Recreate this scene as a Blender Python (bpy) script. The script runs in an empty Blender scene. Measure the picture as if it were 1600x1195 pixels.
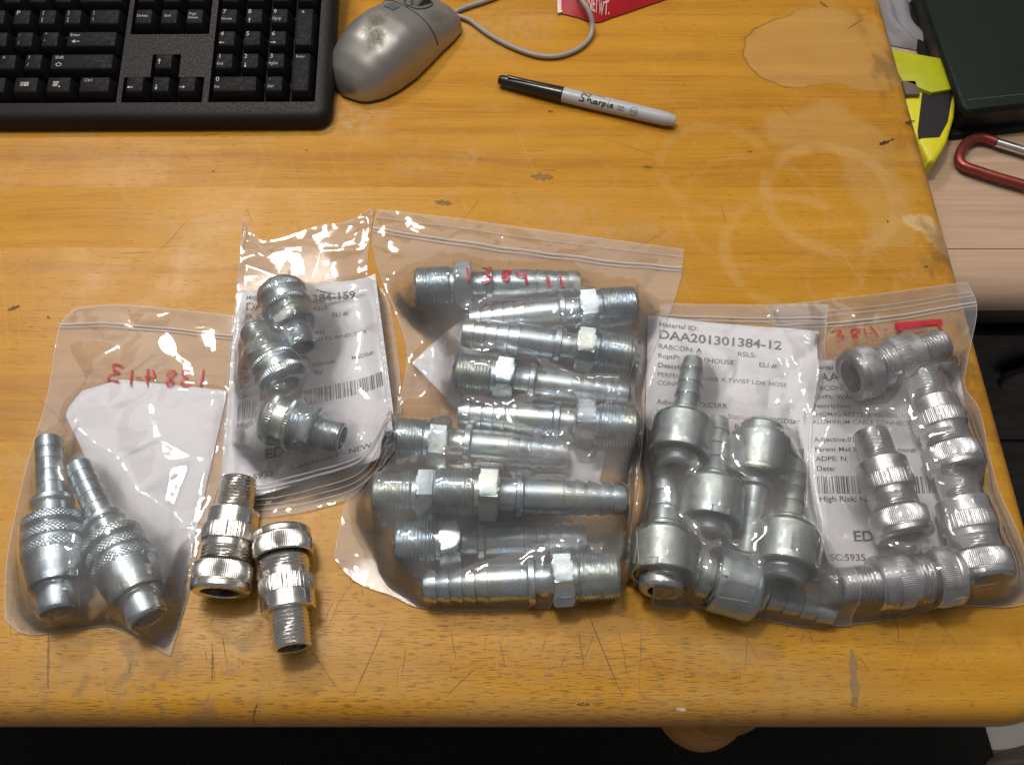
import bpy, bmesh, math, random
import numpy as np
from mathutils import Vector, Matrix
R = math.radians
random.seed(7)
SC = bpy.context.scene
COL = SC.collection

# ------------------------------------------------------------------ camera, world, lamps, exposure
CAM_H, CAM_Y, TILT, FPX = 0.508, -0.0823, R(28.2), 1428.0
cam = bpy.data.cameras.new('camera')
cam.sensor_width = 36.0
cam.lens = 36.0 * FPX / 1600.0
cam.clip_start, cam.clip_end = 0.01, 50
camo = bpy.data.objects.new('camera', cam)
COL.objects.link(camo)
camo.location = (0, CAM_Y, CAM_H)
camo.rotation_euler = (TILT, 0, 0)
SC.camera = camo

wld = bpy.data.worlds.new('World')
SC.world = wld
wld.use_nodes = True
wld.node_tree.nodes['Background'].inputs[0].default_value = (1.0, 0.97, 0.95, 1)
wld.node_tree.nodes['Background'].inputs[1].default_value = 0.14


def lamp(name, loc, target, sx, sy, power, col):
    l = bpy.data.lights.new(name, 'AREA')
    l.shape = 'RECTANGLE'
    l.size, l.size_y, l.energy, l.color = sx, sy, power, col
    o = bpy.data.objects.new(name, l)
    COL.objects.link(o)
    o.location = loc
    o.rotation_euler = (Vector(target) - Vector(loc)).to_track_quat('-Z', 'Y').to_euler()
    return o


lamp('ceiling_lamp', (-0.24, 0.48, 1.45), (-0.1, 0.25, 0), 0.26, 0.15, 7.2, (1.0, 0.93, 0.85))
lamp('ceiling_lamp', (-0.62, 1.30, 1.60), (0, 0.2, 0), 0.30, 0.18, 8.6, (1.0, 0.93, 0.85))
lamp('ceiling_lamp', (0.60, 0.72, 1.70), (0, 0.2, 0), 0.26, 0.15, 1.6, (1.0, 0.93, 0.85))
lamp('ceiling_bounce_fill', (-0.25, 0.98, 1.95), (-0.25, 0.98, 0), 2.4, 1.9, 15.0, (1.0, 0.97, 0.94))  # added broad fill, stands in for light bounced off the ceiling

SC.view_settings.view_transform = 'Standard'
SC.view_settings.look = 'None'
SC.view_settings.exposure = 0.24
SC.view_settings.gamma = 1.0
SC.render.engine = 'CYCLES'
SC.cycles.use_denoising = True
SC.cycles.max_bounces = 6
SC.cycles.diffuse_bounces = 3
SC.cycles.glossy_bounces = 4
SC.cycles.use_adaptive_sampling = True
SC.cycles.adaptive_threshold = 0.03
SC.cycles.transparent_max_bounces = 24
SC.cycles.caustics_reflective = False
SC.cycles.caustics_refractive = False


def P(px, py, z=0.0):
    """Where the line of sight of a photo pixel meets the level z (used to measure positions on the table)."""
    x, y = (px - 800) / FPX, -(py - 597.5) / FPX
    c, s = math.cos(TILT), math.sin(TILT)
    Y, Z = y * c + s, y * s - c
    k = (z - CAM_H) / Z
    return Vector((x * k, CAM_Y + Y * k, z))


def XY(px, py, z=0.0):
    p = P(px, py, z)
    return (p.x, p.y)


# ------------------------------------------------------------------ node helpers
def mat(name):
    m = bpy.data.materials.new(name)
    m.use_nodes = True
    nt = m.node_tree
    b = nt.nodes['Principled BSDF']
    return m, nt, b


class G:
    """small node-graph writer"""
    def __init__(s, nt):
        s.nt = nt

    def n(s, typ, **kw):
        nd = s.nt.nodes.new(typ)
        for k, v in kw.items():
            setattr(nd, k, v)
        return nd

    def put(s, sock, v):
        if v is None:
            return
        if isinstance(v, bpy.types.NodeSocket):
            s.nt.links.new(v, sock)
        else:
            if sock.type == 'RGBA' and len(v) == 3:
                v = (*v, 1)
            sock.default_value = v

    def math(s, op, a, b=None, c=None, clamp=False):
        nd = s.n('ShaderNodeMath', operation=op, use_clamp=clamp)
        for i, v in enumerate((a, b, c)):
            s.put(nd.inputs[i], v)
        return nd.outputs[0]

    def vmath(s, op, a, b=None):
        nd = s.n('ShaderNodeVectorMath', operation=op)
        s.put(nd.inputs[0], a)
        if b is not None:
            if op == 'SCALE':
                s.put(nd.inputs['Scale'], b)
            else:
                s.put(nd.inputs[1], b)
        return nd.outputs['Value'] if op in ('LENGTH', 'DOT_PRODUCT', 'DISTANCE') else nd.outputs[0]

    def noise(s, vec, scale, detail=3, rough=0.5, dist=0.0):
        nd = s.n('ShaderNodeTexNoise')
        s.put(nd.inputs['Vector'], vec)
        nd.inputs['Scale'].default_value = scale
        nd.inputs['Detail'].default_value = detail
        nd.inputs['Roughness'].default_value = rough
        nd.inputs['Distortion'].default_value = dist
        return nd.outputs['Fac']

    def map(s, v, a, b, c=0.0, d=1.0, smooth=True):
        nd = s.n('ShaderNodeMapRange')
        if smooth:
            nd.interpolation_type = 'SMOOTHSTEP'
        s.put(nd.inputs[0], v)
        for i, q in enumerate((a, b, c, d)):
            s.put(nd.inputs[i + 1], q)
        return nd.outputs[0]

    def mix(s, f, a, b, blend='MIX'):
        nd = s.n('ShaderNodeMix', data_type='RGBA', blend_type=blend)
        s.put(nd.inputs[0], f)
        s.put(nd.inputs[6], a)
        s.put(nd.inputs[7], b)
        return nd.outputs[2]

    def ramp(s, f, stops):
        nd = s.n('ShaderNodeValToRGB')
        el = nd.color_ramp.elements
        while len(el) < len(stops):
            el.new(0.5)
        for e, (p, c) in zip(el, stops):
            e.position = p
            e.color = (*c, 1)
        s.put(nd.inputs[0], f)
        return nd.outputs[0]

    def coords(s, kind='Object'):
        return s.n('ShaderNodeTexCoord').outputs[kind]

    def scale3(s, vec, sc, loc=(0, 0, 0), rot=(0, 0, 0)):
        nd = s.n('ShaderNodeMapping')
        s.put(nd.inputs[0], vec)
        nd.inputs['Scale'].default_value = sc
        nd.inputs['Location'].default_value = loc
        nd.inputs['Rotation'].default_value = rot
        return nd.outputs[0]

    def bump(s, h, strength, dist, normal=None):
        nd = s.n('ShaderNodeBump')
        nd.inputs['Strength'].default_value = strength
        nd.inputs['Distance'].default_value = dist
        s.put(nd.inputs['Height'], h)
        if normal is not None:
            s.put(nd.inputs['Normal'], normal)
        return nd.outputs[0]


def simple(name, col, rough=0.5, metal=0.0, spec=0.5, noise=0.0, nscale=200, bump=0.0, bscale=800):
    m, nt, b = mat(name)
    g = G(nt)
    b.inputs['Roughness'].default_value = rough
    b.inputs['Metallic'].default_value = metal
    b.inputs['Specular IOR Level'].default_value = spec
    if noise:
        f = g.noise(g.coords(), nscale, 4)
        lo = tuple(c * (1 - noise) for c in col)
        hi = tuple(min(1, c * (1 + noise)) for c in col)
        g.put(b.inputs['Base Color'], g.mix(f, lo, hi))
        g.put(b.inputs['Roughness'], g.map(g.noise(g.coords(), nscale * 0.6, 3), 0.3, 0.7, rough * 0.8, min(1, rough * 1.2)))
    else:
        b.inputs['Base Color'].default_value = (*col, 1)
    if bump:
        g.put(b.inputs['Normal'], g.bump(g.noise(g.coords(), bscale, 3), bump, 0.0004))
    return m


M = {}


# ------------------------------------------------------------------ materials
def wood_material():
    m, nt, b = mat('varnished_pine')
    g = G(nt)
    co = g.coords()
    rnd = g.n('ShaderNodeObjectInfo').outputs['Random']
    off = g.n('ShaderNodeCombineXYZ')
    g.put(off.inputs[0], g.math('MULTIPLY', rnd, 7.0))
    g.put(off.inputs[1], g.math('MULTIPLY', rnd, 3.0))
    pc = g.vmath('ADD', co, off.outputs[0])
    warp = g.noise(g.scale3(pc, (5, 14, 5)), 1.0, 2)
    wv = g.n('ShaderNodeCombineXYZ')
    g.put(wv.inputs[1], g.math('MULTIPLY', warp, 0.02))
    pw = g.vmath('ADD', pc, wv.outputs[0])
    bands = g.noise(g.scale3(pw, (2.2, 55, 1)), 1.0, 3, 0.55)
    fine = g.noise(g.scale3(pw, (11, 560, 1)), 1.0, 4, 0.7)
    fig = g.noise(g.scale3(pw, (26, 60, 1)), 1.0, 3, 0.6)
    t = g.math('ADD', g.math('MULTIPLY', bands, 0.40), g.math('ADD', g.math('MULTIPLY', fine, 0.42), g.math('MULTIPLY', fig, 0.20)))
    t = g.math('ADD', t, g.math('MULTIPLY', g.math('SUBTRACT', rnd, 0.5), 0.15))
    col = g.ramp(t, [(0.30, (0.35, 0.150, 0.013)), (0.46, (0.49, 0.228, 0.019)), (0.58, (0.545, 0.268, 0.025)), (0.74, (0.63, 0.335, 0.048))])
    sep = g.n('ShaderNodeSeparateXYZ')
    g.put(sep.inputs[0], co)
    X, Y, Zc = sep.outputs

    def seg(ax, ay, bx, by, flat=None):
        flat = flat or flat_w[0]
        """distance to the segment a-b on the table plane"""
        pa = g.vmath('SUBTRACT', flat, (ax, ay, 0))
        ba = (bx - ax, by - ay, 0)
        L2 = ba[0] ** 2 + ba[1] ** 2
        h = g.math('DIVIDE', g.vmath('DOT_PRODUCT', pa, ba), L2, clamp=True)
        q = g.n('ShaderNodeVectorMath', operation='SCALE')
        q.inputs[0].default_value = ba
        g.put(q.inputs['Scale'], h)
        return g.vmath('LENGTH', g.vmath('SUBTRACT', pa, q.outputs[0]))

    fl = g.n('ShaderNodeCombineXYZ')
    wob = g.noise(co, 90, 3)
    wob2 = g.noise(g.scale3(co, (1, 1, 1), (3, 5, 0)), 90, 3)
    g.put(fl.inputs[0], X)
    g.put(fl.inputs[1], Y)
    flat0 = fl.outputs[0]
    wv2 = g.n('ShaderNodeCombineXYZ')
    g.put(wv2.inputs[0], g.math('MULTIPLY', g.math('SUBTRACT', wob, 0.5), 0.008))
    g.put(wv2.inputs[1], g.math('MULTIPLY', g.math('SUBTRACT', wob2, 0.5), 0.008))
    flat = g.vmath('ADD', flat0, wv2.outputs[0])
    flat_w = [flat]

    # dirt in open pores: short dashes along the grain, densest by the worn front edge
    pore = g.noise(g.scale3(co, (120, 1300, 1)), 1.0, 2, 0.5)
    pore_zone = g.noise(g.scale3(co, (5, 16, 1), (1.3, 0, 0)), 1.0, 3)
    front = g.map(Y, 0.10, 0.012)
    zone = g.math('MULTIPLY', front, g.map(X, 0.28, 0.12, 0.15, 1.0))
    thr = g.math('SUBTRACT', 0.70, g.math('ADD', g.math('MULTIPLY', zone, 0.09), g.math('MULTIPLY', pore_zone, 0.10)))
    pores = g.map(pore, thr, g.math('ADD', thr, 0.05))
    col = g.mix(g.math('MULTIPLY', pores, 0.62), col, (0.12, 0.060, 0.022))
    # finish worn to a greyer, paler wood
    wear = g.math('MULTIPLY', g.map(g.noise(g.scale3(co, (7, 11, 1), (0.4, 2.2, 0)), 1.0, 5, 0.62), 0.50, 0.72), g.map(g.noise(co, 160, 4, 0.7), 0.35, 0.65))
    wear_f = g.math('MULTIPLY', zone, g.map(g.noise(g.scale3(co, (9, 30, 1)), 1.0, 4, 0.6), 0.38, 0.62))
    wear = g.math('ADD', g.math('MULTIPLY', wear, 0.75), g.math('MULTIPLY', wear_f, 0.30), clamp=True)
    col = g.mix(wear, col, (0.47, 0.305, 0.135))
    # water marks: (centre, radius, ring half width)
    rings = None
    for px, py, rad, wid, k in ((1298, 308, 0.046, 0.007, 0.26), (1240, 392, 0.047, 0.006, 0.22), (1118, 262, 0.040, 0.006, 0.15), (1180, 330, 0.05, 0.004, 0.10),
                                (300, 262, 0.05, 0.003, 0.08), (640, 250, 0.045, 0.004, 0.07), (1330, 440, 0.03, 0.003, 0.12), (880, 300, 0.04, 0.004, 0.07)):
        c = XY(px, py)
        d = g.vmath('LENGTH', g.vmath('SUBTRACT', flat, (c[0], c[1], 0)))
        r = g.map(g.math('ABSOLUTE', g.math('SUBTRACT', d, rad)), wid, wid * 0.35, 0.0, k)
        rings = r if rings is None else g.math('MAXIMUM', rings, r)
    rings = g.math('MULTIPLY', rings, g.map(g.noise(co, 45, 3, 0.6), 0.30, 0.58))
    col = g.mix(rings, col, (0.66, 0.44, 0.19))
    # big water stain with a dark tide line, and two pale blotches below it
    def blotch(pts, rad, soft):
        d = None
        for a, c in zip(pts[:-1], pts[1:]):
            a, c = XY(*a), XY(*c)
            q = seg(a[0], a[1], c[0], c[1])
            d = q if d is None else g.math('SMOOTH_MIN', d, q, 0.012)
        return g.math('SUBTRACT', d, rad)
    d1 = blotch([(1236, 84), (1290, 66), (1350, 88)], 0.037, 0)
    col = g.mix(g.map(d1, 0.0015, -0.0015, 0.0, 0.36), col, (0.50, 0.315, 0.135))
    tide = g.math('MULTIPLY', g.map(g.math('ABSOLUTE', d1), 0.0013, 0.0002), g.map(X, 0.27, 0.19))
    col = g.mix(g.math('MULTIPLY', tide, 0.65), col, (0.20, 0.085, 0.022))
    d2 = blotch([(1235, 205), (1300, 190), (1345, 225), (1375, 300), (1395, 350)], 0.020, 0)
    d2 = g.math('ADD', d2, g.math('MULTIPLY', g.math('SUBTRACT', g.noise(co, 30, 3), 0.5), 0.02))
    col = g.mix(g.map(d2, 0.005, -0.006, 0.0, 0.26), col, (0.56, 0.37, 0.16))
    # bare wood where the finish flaked off near the right edge
    d3 = blotch([(1425, 345), (1450, 352), (1475, 385)], 0.006, 0)
    d3 = g.math('ADD', d3, g.math('MULTIPLY', g.math('SUBTRACT', g.noise(co, 130, 4, 0.7), 0.5), 0.014))
    col = g.mix(g.map(d3, 0.002, -0.002, 0.0, 0.8), col, (0.64, 0.46, 0.23))
    # grime along the right edge
    gr = g.math('MULTIPLY', g.map(X, 0.262, 0.288), g.map(g.noise(g.scale3(co, (40, 22, 1)), 1.0, 5, 0.65), 0.48, 0.68))
    col = g.mix(g.math('MULTIPLY', gr, 0.6), col, (0.15, 0.075, 0.020))
    # grey smears by the left of the front edge
    sm = g.math('MULTIPLY', g.map(g.noise(g.scale3(co, (70, 60, 1)), 1.0, 4, 0.6), 0.54, 0.62), g.math('MULTIPLY', g.map(X, -0.12, -0.16), g.map(Y, 0.036, 0.022)))
    sm = g.math('MULTIPLY', sm, g.map(X, -0.262, -0.24))
    col = g.mix(g.math('MULTIPLY', sm, 0.6), col, (0.27, 0.175, 0.085))
    # hair scratches in several directions
    sc = None
    for k, (ang, lx, ly, th) in enumerate(((1.25, 7, 420, 0.735), (-1.0, 9, 480, 0.735), (0.55, 6, 380, 0.745), (-0.35, 8, 520, 0.745))):
        v = g.scale3(g.scale3(co, (1, 1, 1), (0, 0, 0), (0, 0, ang)), (lx, ly, 1), (k * 3.1, k * 1.7, 0))
        q = g.map(g.noise(v, 1.0, 1, 0.3), th - 0.015, th + 0.02)
        sc = q if sc is None else g.math('MAXIMUM', sc, q)
    col = g.mix(g.math('MULTIPLY', sc, 0.10), col, (0.70, 0.47, 0.20))
    # rounded edges and everything below them turn a darker, redder orange
    ed = g.map(Zc, -0.002, -0.010)
    col = g.mix(g.math('MULTIPLY', ed, 0.55), col, (0.30, 0.105, 0.012))
    g.put(b.inputs['Base Color'], col)
    rg = g.math('ADD', g.map(g.noise(co, 26, 4, 0.6), 0.3, 0.7, 0.30, 0.44), g.math('MULTIPLY', wear, 0.12))
    g.put(b.inputs['Roughness'], rg)
    b.inputs['Specular IOR Level'].default_value = 0.32
    hgt = g.math('SUBTRACT', g.math('MULTIPLY', g.noise(g.scale3(co, (30, 240, 1)), 1.0, 4, 0.6), 0.5), g.math('ADD', g.math('MULTIPLY', pores, 0.5), g.math('MULTIPLY', sc, 0.12)))
    g.put(b.inputs['Normal'], g.bump(hgt, 0.28, 0.0006))
    return m


def zinc_material(name, a, c, rough, tint=(0.60, 0.56, 0.36), tk=0.5, coat=0.0):
    m, nt, b = mat(name)
    g = G(nt)
    co = g.coords()
    rnd = g.n('ShaderNodeObjectInfo').outputs['Random']
    ov = g.n('ShaderNodeCombineXYZ')
    g.put(ov.inputs[0], g.math('MULTIPLY', rnd, 3.0))
    cv = g.vmath('ADD', co, ov.outputs[0])
    f = g.noise(cv, 70, 4, 0.6)
    col = g.mix(g.map(f, 0.3, 0.7), a, c)
    col = g.mix(g.math('MULTIPLY', g.map(g.noise(cv, 38, 3, 0.6, 0.6), 0.46, 0.66), tk), col, tint)
    blot = g.map(g.noise(cv, 240, 5, 0.7), 0.55, 0.75)
    col = g.mix(g.math('MULTIPLY', blot, 0.35), col, tuple(q * 0.5 for q in a))
    g.put(b.inputs['Base Color'], col)
    b.inputs['Metallic'].default_value = 1.0
    g.put(b.inputs['Roughness'], g.map(g.noise(cv, 130, 4, 0.65), 0.3, 0.7, rough * 0.72, rough * 1.3))
    # turning marks run round the axis (local X), so they vary along it
    tm = g.noise(g.scale3(co, (2600, 14, 14)), 1.0, 2, 0.5)
    g.put(b.inputs['Normal'], g.bump(g.math('ADD', g.math('MULTIPLY', tm, 0.5), g.math('MULTIPLY', g.noise(cv, 300, 2), 0.4)), 0.10, 0.0002))
    return m


def film_material(name='clear_polythene', haze=(0.105, 0.19), gloss=1.25):
    m, nt, b = mat(name)
    nt.nodes.remove(b)
    g = G(nt)
    co = g.coords()
    out = nt.nodes['Material Output']
    fr = g.n('ShaderNodeFresnel')
    fr.inputs['IOR'].default_value = 1.5
    tr = g.n('ShaderNodeBsdfTransparent')
    tr.inputs[0].default_value = (0.985, 0.985, 0.985, 1)
    df = g.n('ShaderNodeBsdfDiffuse')
    df.inputs[0].default_value = (0.95, 0.94, 0.95, 1)
    tl = g.n('ShaderNodeBsdfTranslucent')
    tl.inputs[0].default_value = (0.95, 0.94, 0.95, 1)
    dm = g.n('ShaderNodeMixShader')
    dm.inputs[0].default_value = 0.25
    nt.links.new(df.outputs[0], dm.inputs[1])
    nt.links.new(tl.outputs[0], dm.inputs[2])
    m1 = g.n('ShaderNodeMixShader')
    hz = g.map(g.noise(co, 22, 2, 0.6), 0.3, 0.7, haze[0], haze[1], False) if haze[0] else haze[1]
    g.put(m1.inputs[0], hz)
    nt.links.new(tr.outputs[0], m1.inputs[1])
    nt.links.new(dm.outputs[0], m1.inputs[2])
    gl = g.n('ShaderNodeBsdfGlossy')
    gl.inputs['Color'].default_value = (1, 1, 1, 1)
    gl.inputs['Roughness'].default_value = 0.06
    m2 = g.n('ShaderNodeMixShader')
    g.put(m2.inputs[0], g.math('MULTIPLY', fr.outputs[0], gloss, clamp=True))
    nt.links.new(m1.outputs[0], m2.inputs[1])
    nt.links.new(gl.outputs[0], m2.inputs[2])
    nt.links.new(m2.outputs[0], out.inputs[0])
    return m


def rail_material():
    m, nt, b = mat('milky_polythene')
    nt.nodes.remove(b)
    g = G(nt)
    out = nt.nodes['Material Output']
    p = g.n('ShaderNodeBsdfPrincipled')
    p.inputs['Base Color'].default_value = (0.82, 0.80, 0.80, 1)
    p.inputs['Roughness'].default_value = 0.25
    tr = g.n('ShaderNodeBsdfTransparent')
    mx = g.n('ShaderNodeMixShader')
    mx.inputs[0].default_value = 0.42
    nt.links.new(tr.outputs[0], mx.inputs[1])
    nt.links.new(p.outputs[0], mx.inputs[2])
    nt.links.new(mx.outputs[0], out.inputs[0])
    return m


def ink_material(name, col, alpha):
    m, nt, b = mat(name)
    b.inputs['Base Color'].default_value = (*col, 1)
    b.inputs['Roughness'].default_value = 0.45
    g = G(nt)
    g.put(b.inputs['Alpha'], g.map(g.noise(g.coords(), 260, 3, 0.6), 0.25, 0.6, alpha * 0.65, alpha))
    return m


def mouse_material():
    m, nt, b = mat('worn_silver_plastic')
    g = G(nt)
    co = g.coords()
    base = g.mix(g.noise(co, 900, 2), (0.33, 0.315, 0.295), (0.39, 0.372, 0.35))
    wob = g.math('MULTIPLY', g.math('SUBTRACT', g.noise(co, 85, 5, 0.7), 0.5), 0.055)
    fac = None
    for (x, y, rx, ry) in ((0.048, 0.004, 75, 105), (0.036, -0.006, 80, 120), (0.090, -0.017, 80, 110)):
        d = g.vmath('LENGTH', g.vmath('MULTIPLY', g.vmath('SUBTRACT', co, (x, y, 0)), (rx, ry, 0)))
        f = g.map(g.math('ADD', d, g.math('MULTIPLY', wob, 30)), 1.35, 0.35)
        fac = f if fac is None else g.math('MAXIMUM', fac, f)
    spk = g.map(g.noise(co, 420, 5, 0.75), 0.30, 0.66)
    fac = g.math('MULTIPLY', fac, g.math('ADD', g.math('MULTIPLY', spk, 0.35), 0.55))
    col = g.mix(fac, base, (0.06, 0.056, 0.03))
    g.put(b.inputs['Base Color'], col)
    g.put(b.inputs['Metallic'], g.math('SUBTRACT', 0.75, g.math('MULTIPLY', fac, 0.65)))
    g.put(b.inputs['Roughness'], g.math('ADD', 0.36, g.math('MULTIPLY', fac, 0.3)))
    g.put(b.inputs['Normal'], g.bump(g.noise(co, 1500, 2), 0.12, 0.0003))
    return m


def ribbed_mat_material():
    m, nt, b = mat('ribbed_rubber')
    g = G(nt)
    co = g.coords()
    wv = g.n('ShaderNodeTexWave')
    wv.inputs['Scale'].default_value = 60
    g.put(wv.inputs['Vector'], g.scale3(co, (1, 0.12, 1)))
    g.put(b.inputs['Base Color'], g.mix(wv.outputs['Fac'], (0.009, 0.009, 0.0085), (0.013, 0.0135, 0.0125)))
    b.inputs['Roughness'].default_value = 0.8
    b.inputs['Specular IOR Level'].default_value = 0.2
    g.put(b.inputs['Normal'], g.bump(wv.outputs['Fac'], 0.6, 0.003))
    return m


def laminate_material():
    m, nt, b = mat('pale_oak_laminate')
    g = G(nt)
    co = g.coords()
    a = g.noise(g.scale3(co, (9, 260, 40)), 1.0, 4, 0.6)
    c = g.noise(g.scale3(co, (1.5, 30, 4)), 1.0, 3)
    col = g.ramp(g.math('ADD', g.math('MULTIPLY', a, 0.6), g.math('MULTIPLY', c, 0.4)), [(0.3, (0.36, 0.235, 0.15)), (0.5, (0.48, 0.325, 0.22)), (0.7, (0.55, 0.385, 0.27))])
    g.put(b.inputs['Base Color'], col)
    b.inputs['Roughness'].default_value = 0.55
    return m


def paper_material():
    m, nt, b = mat('label_paper')
    g = G(nt)
    co = g.coords()
    g.put(b.inputs['Base Color'], g.mix(g.noise(co, 60, 4), (0.79, 0.785, 0.84), (0.85, 0.845, 0.895)))
    b.inputs['Roughness'].default_value = 0.75
    b.inputs['Specular IOR Level'].default_value = 0.2
    g.put(b.inputs['Normal'], g.bump(g.noise(co, 45, 4, 0.6), 0.35, 0.0025))
    return m


M['wood'] = wood_material()
M['zinc'] = zinc_material('zinc_plate', (0.41, 0.495, 0.56), (0.54, 0.625, 0.69), 0.34, (0.60, 0.58, 0.38), 0.45)
M['steel'] = zinc_material('galvanised_steel', (0.35, 0.415, 0.435), (0.45, 0.515, 0.53), 0.46, (0.45, 0.45, 0.33), 0.45)
M['alu'] = zinc_material('dull_aluminium', (0.48, 0.49, 0.51), (0.60, 0.61, 0.63), 0.36, (0.60, 0.585, 0.54), 0.3)
M['nickel'] = zinc_material('bright_machined_metal', (0.74, 0.72, 0.695), (0.82, 0.80, 0.775), 0.26, (0.72, 0.66, 0.55), 0.35)
M['rubber'] = simple('black_rubber', (0.022, 0.021, 0.022), 0.6, noise=0.3)
M['film'] = film_material()
M['film_low'] = film_material('clear_polythene_underside', (0.0, 0.02), 0.35)
M['rail'] = rail_material()
M['ink'] = ink_material('red_marker_ink', (0.52, 0.018, 0.035), 0.92)
M['paper'] = paper_material()
M['print'] = simple('printed_toner', (0.055, 0.055, 0.062), 0.6, noise=0.2, nscale=500)
M['kb'] = simple('black_textured_plastic', (0.0105, 0.0085, 0.0095), 0.52, spec=0.22, noise=0.2, nscale=900, bump=0.25, bscale=1400)
M['key'] = simple('black_keycap_plastic', (0.0075, 0.0065, 0.0078), 0.6, spec=0.16, noise=0.2, nscale=700, bump=0.15, bscale=1500)
M['well'] = simple('black_key_tray', (0.006, 0.0055, 0.006), 0.6)
M['legend'] = simple('white_key_print', (0.40, 0.40, 0.40), 0.6)
M['mouse'] = mouse_material()
M['mouse_dark'] = simple('dark_grey_plastic', (0.045, 0.043, 0.042), 0.5, noise=0.2)
M['cable'] = simple('grey_cable_sheath', (0.30, 0.275, 0.25), 0.45, noise=0.12, nscale=120)
M['barrel'] = simple('pale_grey_marker_barrel', (0.40, 0.41, 0.43), 0.34, noise=0.06, nscale=300)
M['cap'] = simple('black_marker_cap', (0.012, 0.010, 0.011), 0.22)
M['black_ink'] = simple('black_print', (0.02, 0.02, 0.022), 0.5)
M['red'] = simple('red_foil_print', (0.42, 0.012, 0.018), 0.32, noise=0.15, nscale=60)
M['white_print'] = simple('white_print', (0.72, 0.62, 0.60), 0.5)
M['cloth'] = simple('grey_cloth', (0.26, 0.255, 0.275), 0.9, spec=0.1, noise=0.18, nscale=700, bump=0.7, bscale=900)
M['yellow'] = simple('yellow_plastic', (0.66, 0.60, 0.012), 0.42, noise=0.15, nscale=120)
M['lime'] = simple('yellow_green_plastic', (0.42, 0.44, 0.012), 0.35, noise=0.2, nscale=90)
M['black'] = simple('black_sticker', (0.010, 0.010, 0.011), 0.5)
M['leather'] = simple('dark_green_leatherette', (0.0085, 0.0145, 0.0115), 0.55, spec=0.2, noise=0.25, nscale=400, bump=0.5, bscale=900)
M['anod'] = simple('red_anodised_metal', (0.31, 0.07, 0.055), 0.36, metal=0.75, noise=0.25, nscale=260)
M['gate'] = simple('bare_metal_gate', (0.72, 0.70, 0.68), 0.25, metal=1.0, noise=0.05)
M['laminate'] = laminate_material()
M['cabinet'] = simple('black_brown_plastic', (0.013, 0.0105, 0.0095), 0.45, noise=0.3, nscale=90)
M['mat'] = ribbed_mat_material()
M['floor'] = simple('pale_floor_tile', (0.50, 0.47, 0.45), 0.5, noise=0.2, nscale=14)
M['dirty'] = simple('brown_rag', (0.13, 0.095, 0.08), 0.7, noise=0.4, nscale=40, bump=0.6, bscale=60)


# ------------------------------------------------------------------ object helpers
def obj(name, me, parent=None, m=None):
    o = bpy.data.objects.new(name, me)
    COL.objects.link(o)
    if parent is not None:
        o.parent = parent
    if m is not None:
        if len(me.materials) == 0:
            me.materials.append(None)
        o.material_slots[0].link = 'OBJECT'
        o.material_slots[0].material = m
    return o


def thing(name, label, cat, loc=(0, 0, 0), group=None):
    o = bpy.data.objects.new(name, None)
    o.empty_display_size = 0.01
    COL.objects.link(o)
    o.location = loc
    return tag(o, label, cat, group)


def tag(o, label, cat, group=None):
    o['label'], o['category'] = label, cat
    if group:
        o['group'] = group
    return o


def mesh(name, verts, faces, smooth=None):
    me = bpy.data.meshes.new(name)
    me.from_pydata([tuple(v) for v in verts], [], [tuple(f) for f in faces])
    me.validate()
    if smooth is not None:
        me.polygons.foreach_set('use_smooth', [True] * len(me.polygons))
        me.set_sharp_from_angle(angle=R(smooth))
    me.update()
    return me


def from_bm(name, bm, smooth=None):
    me = bpy.data.meshes.new(name)
    bmesh.ops.recalc_face_normals(bm, faces=bm.faces[:])
    bm.to_mesh(me)
    bm.free()
    if smooth is not None:
        me.polygons.foreach_set('use_smooth', [True] * len(me.polygons))
        me.set_sharp_from_angle(angle=R(smooth))
    return me


def grid_mesh(name, V, smooth=60, close_u=False):
    V = np.asarray(V)
    ny, nx = V.shape[:2]
    idx = np.arange(ny * nx).reshape(ny, nx)
    if close_u:
        a, b = idx[:-1], np.roll(idx, -1, 1)[:-1]
        c, d = np.roll(idx, -1, 1)[1:], idx[1:]
    else:
        a, b, c, d = idx[:-1, :-1], idx[:-1, 1:], idx[1:, 1:], idx[1:, :-1]
    F = np.stack([a, b, c, d], -1).reshape(-1, 4)
    me = bpy.data.meshes.new(name)
    me.vertices.add(ny * nx)
    me.vertices.foreach_set('co', V.reshape(-1).astype(np.float32))
    me.loops.add(F.size)
    me.loops.foreach_set('vertex_index', F.reshape(-1).astype(np.int32))
    me.polygons.add(len(F))
    me.polygons.foreach_set('loop_start', np.arange(0, F.size, 4, dtype=np.int32))
    me.update(calc_edges=True)
    me.validate()
    if smooth is not None:
        me.polygons.foreach_set('use_smooth', np.ones(len(F), dtype=bool))
        if smooth < 180:
            me.set_sharp_from_angle(angle=R(smooth))
    return me


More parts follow.
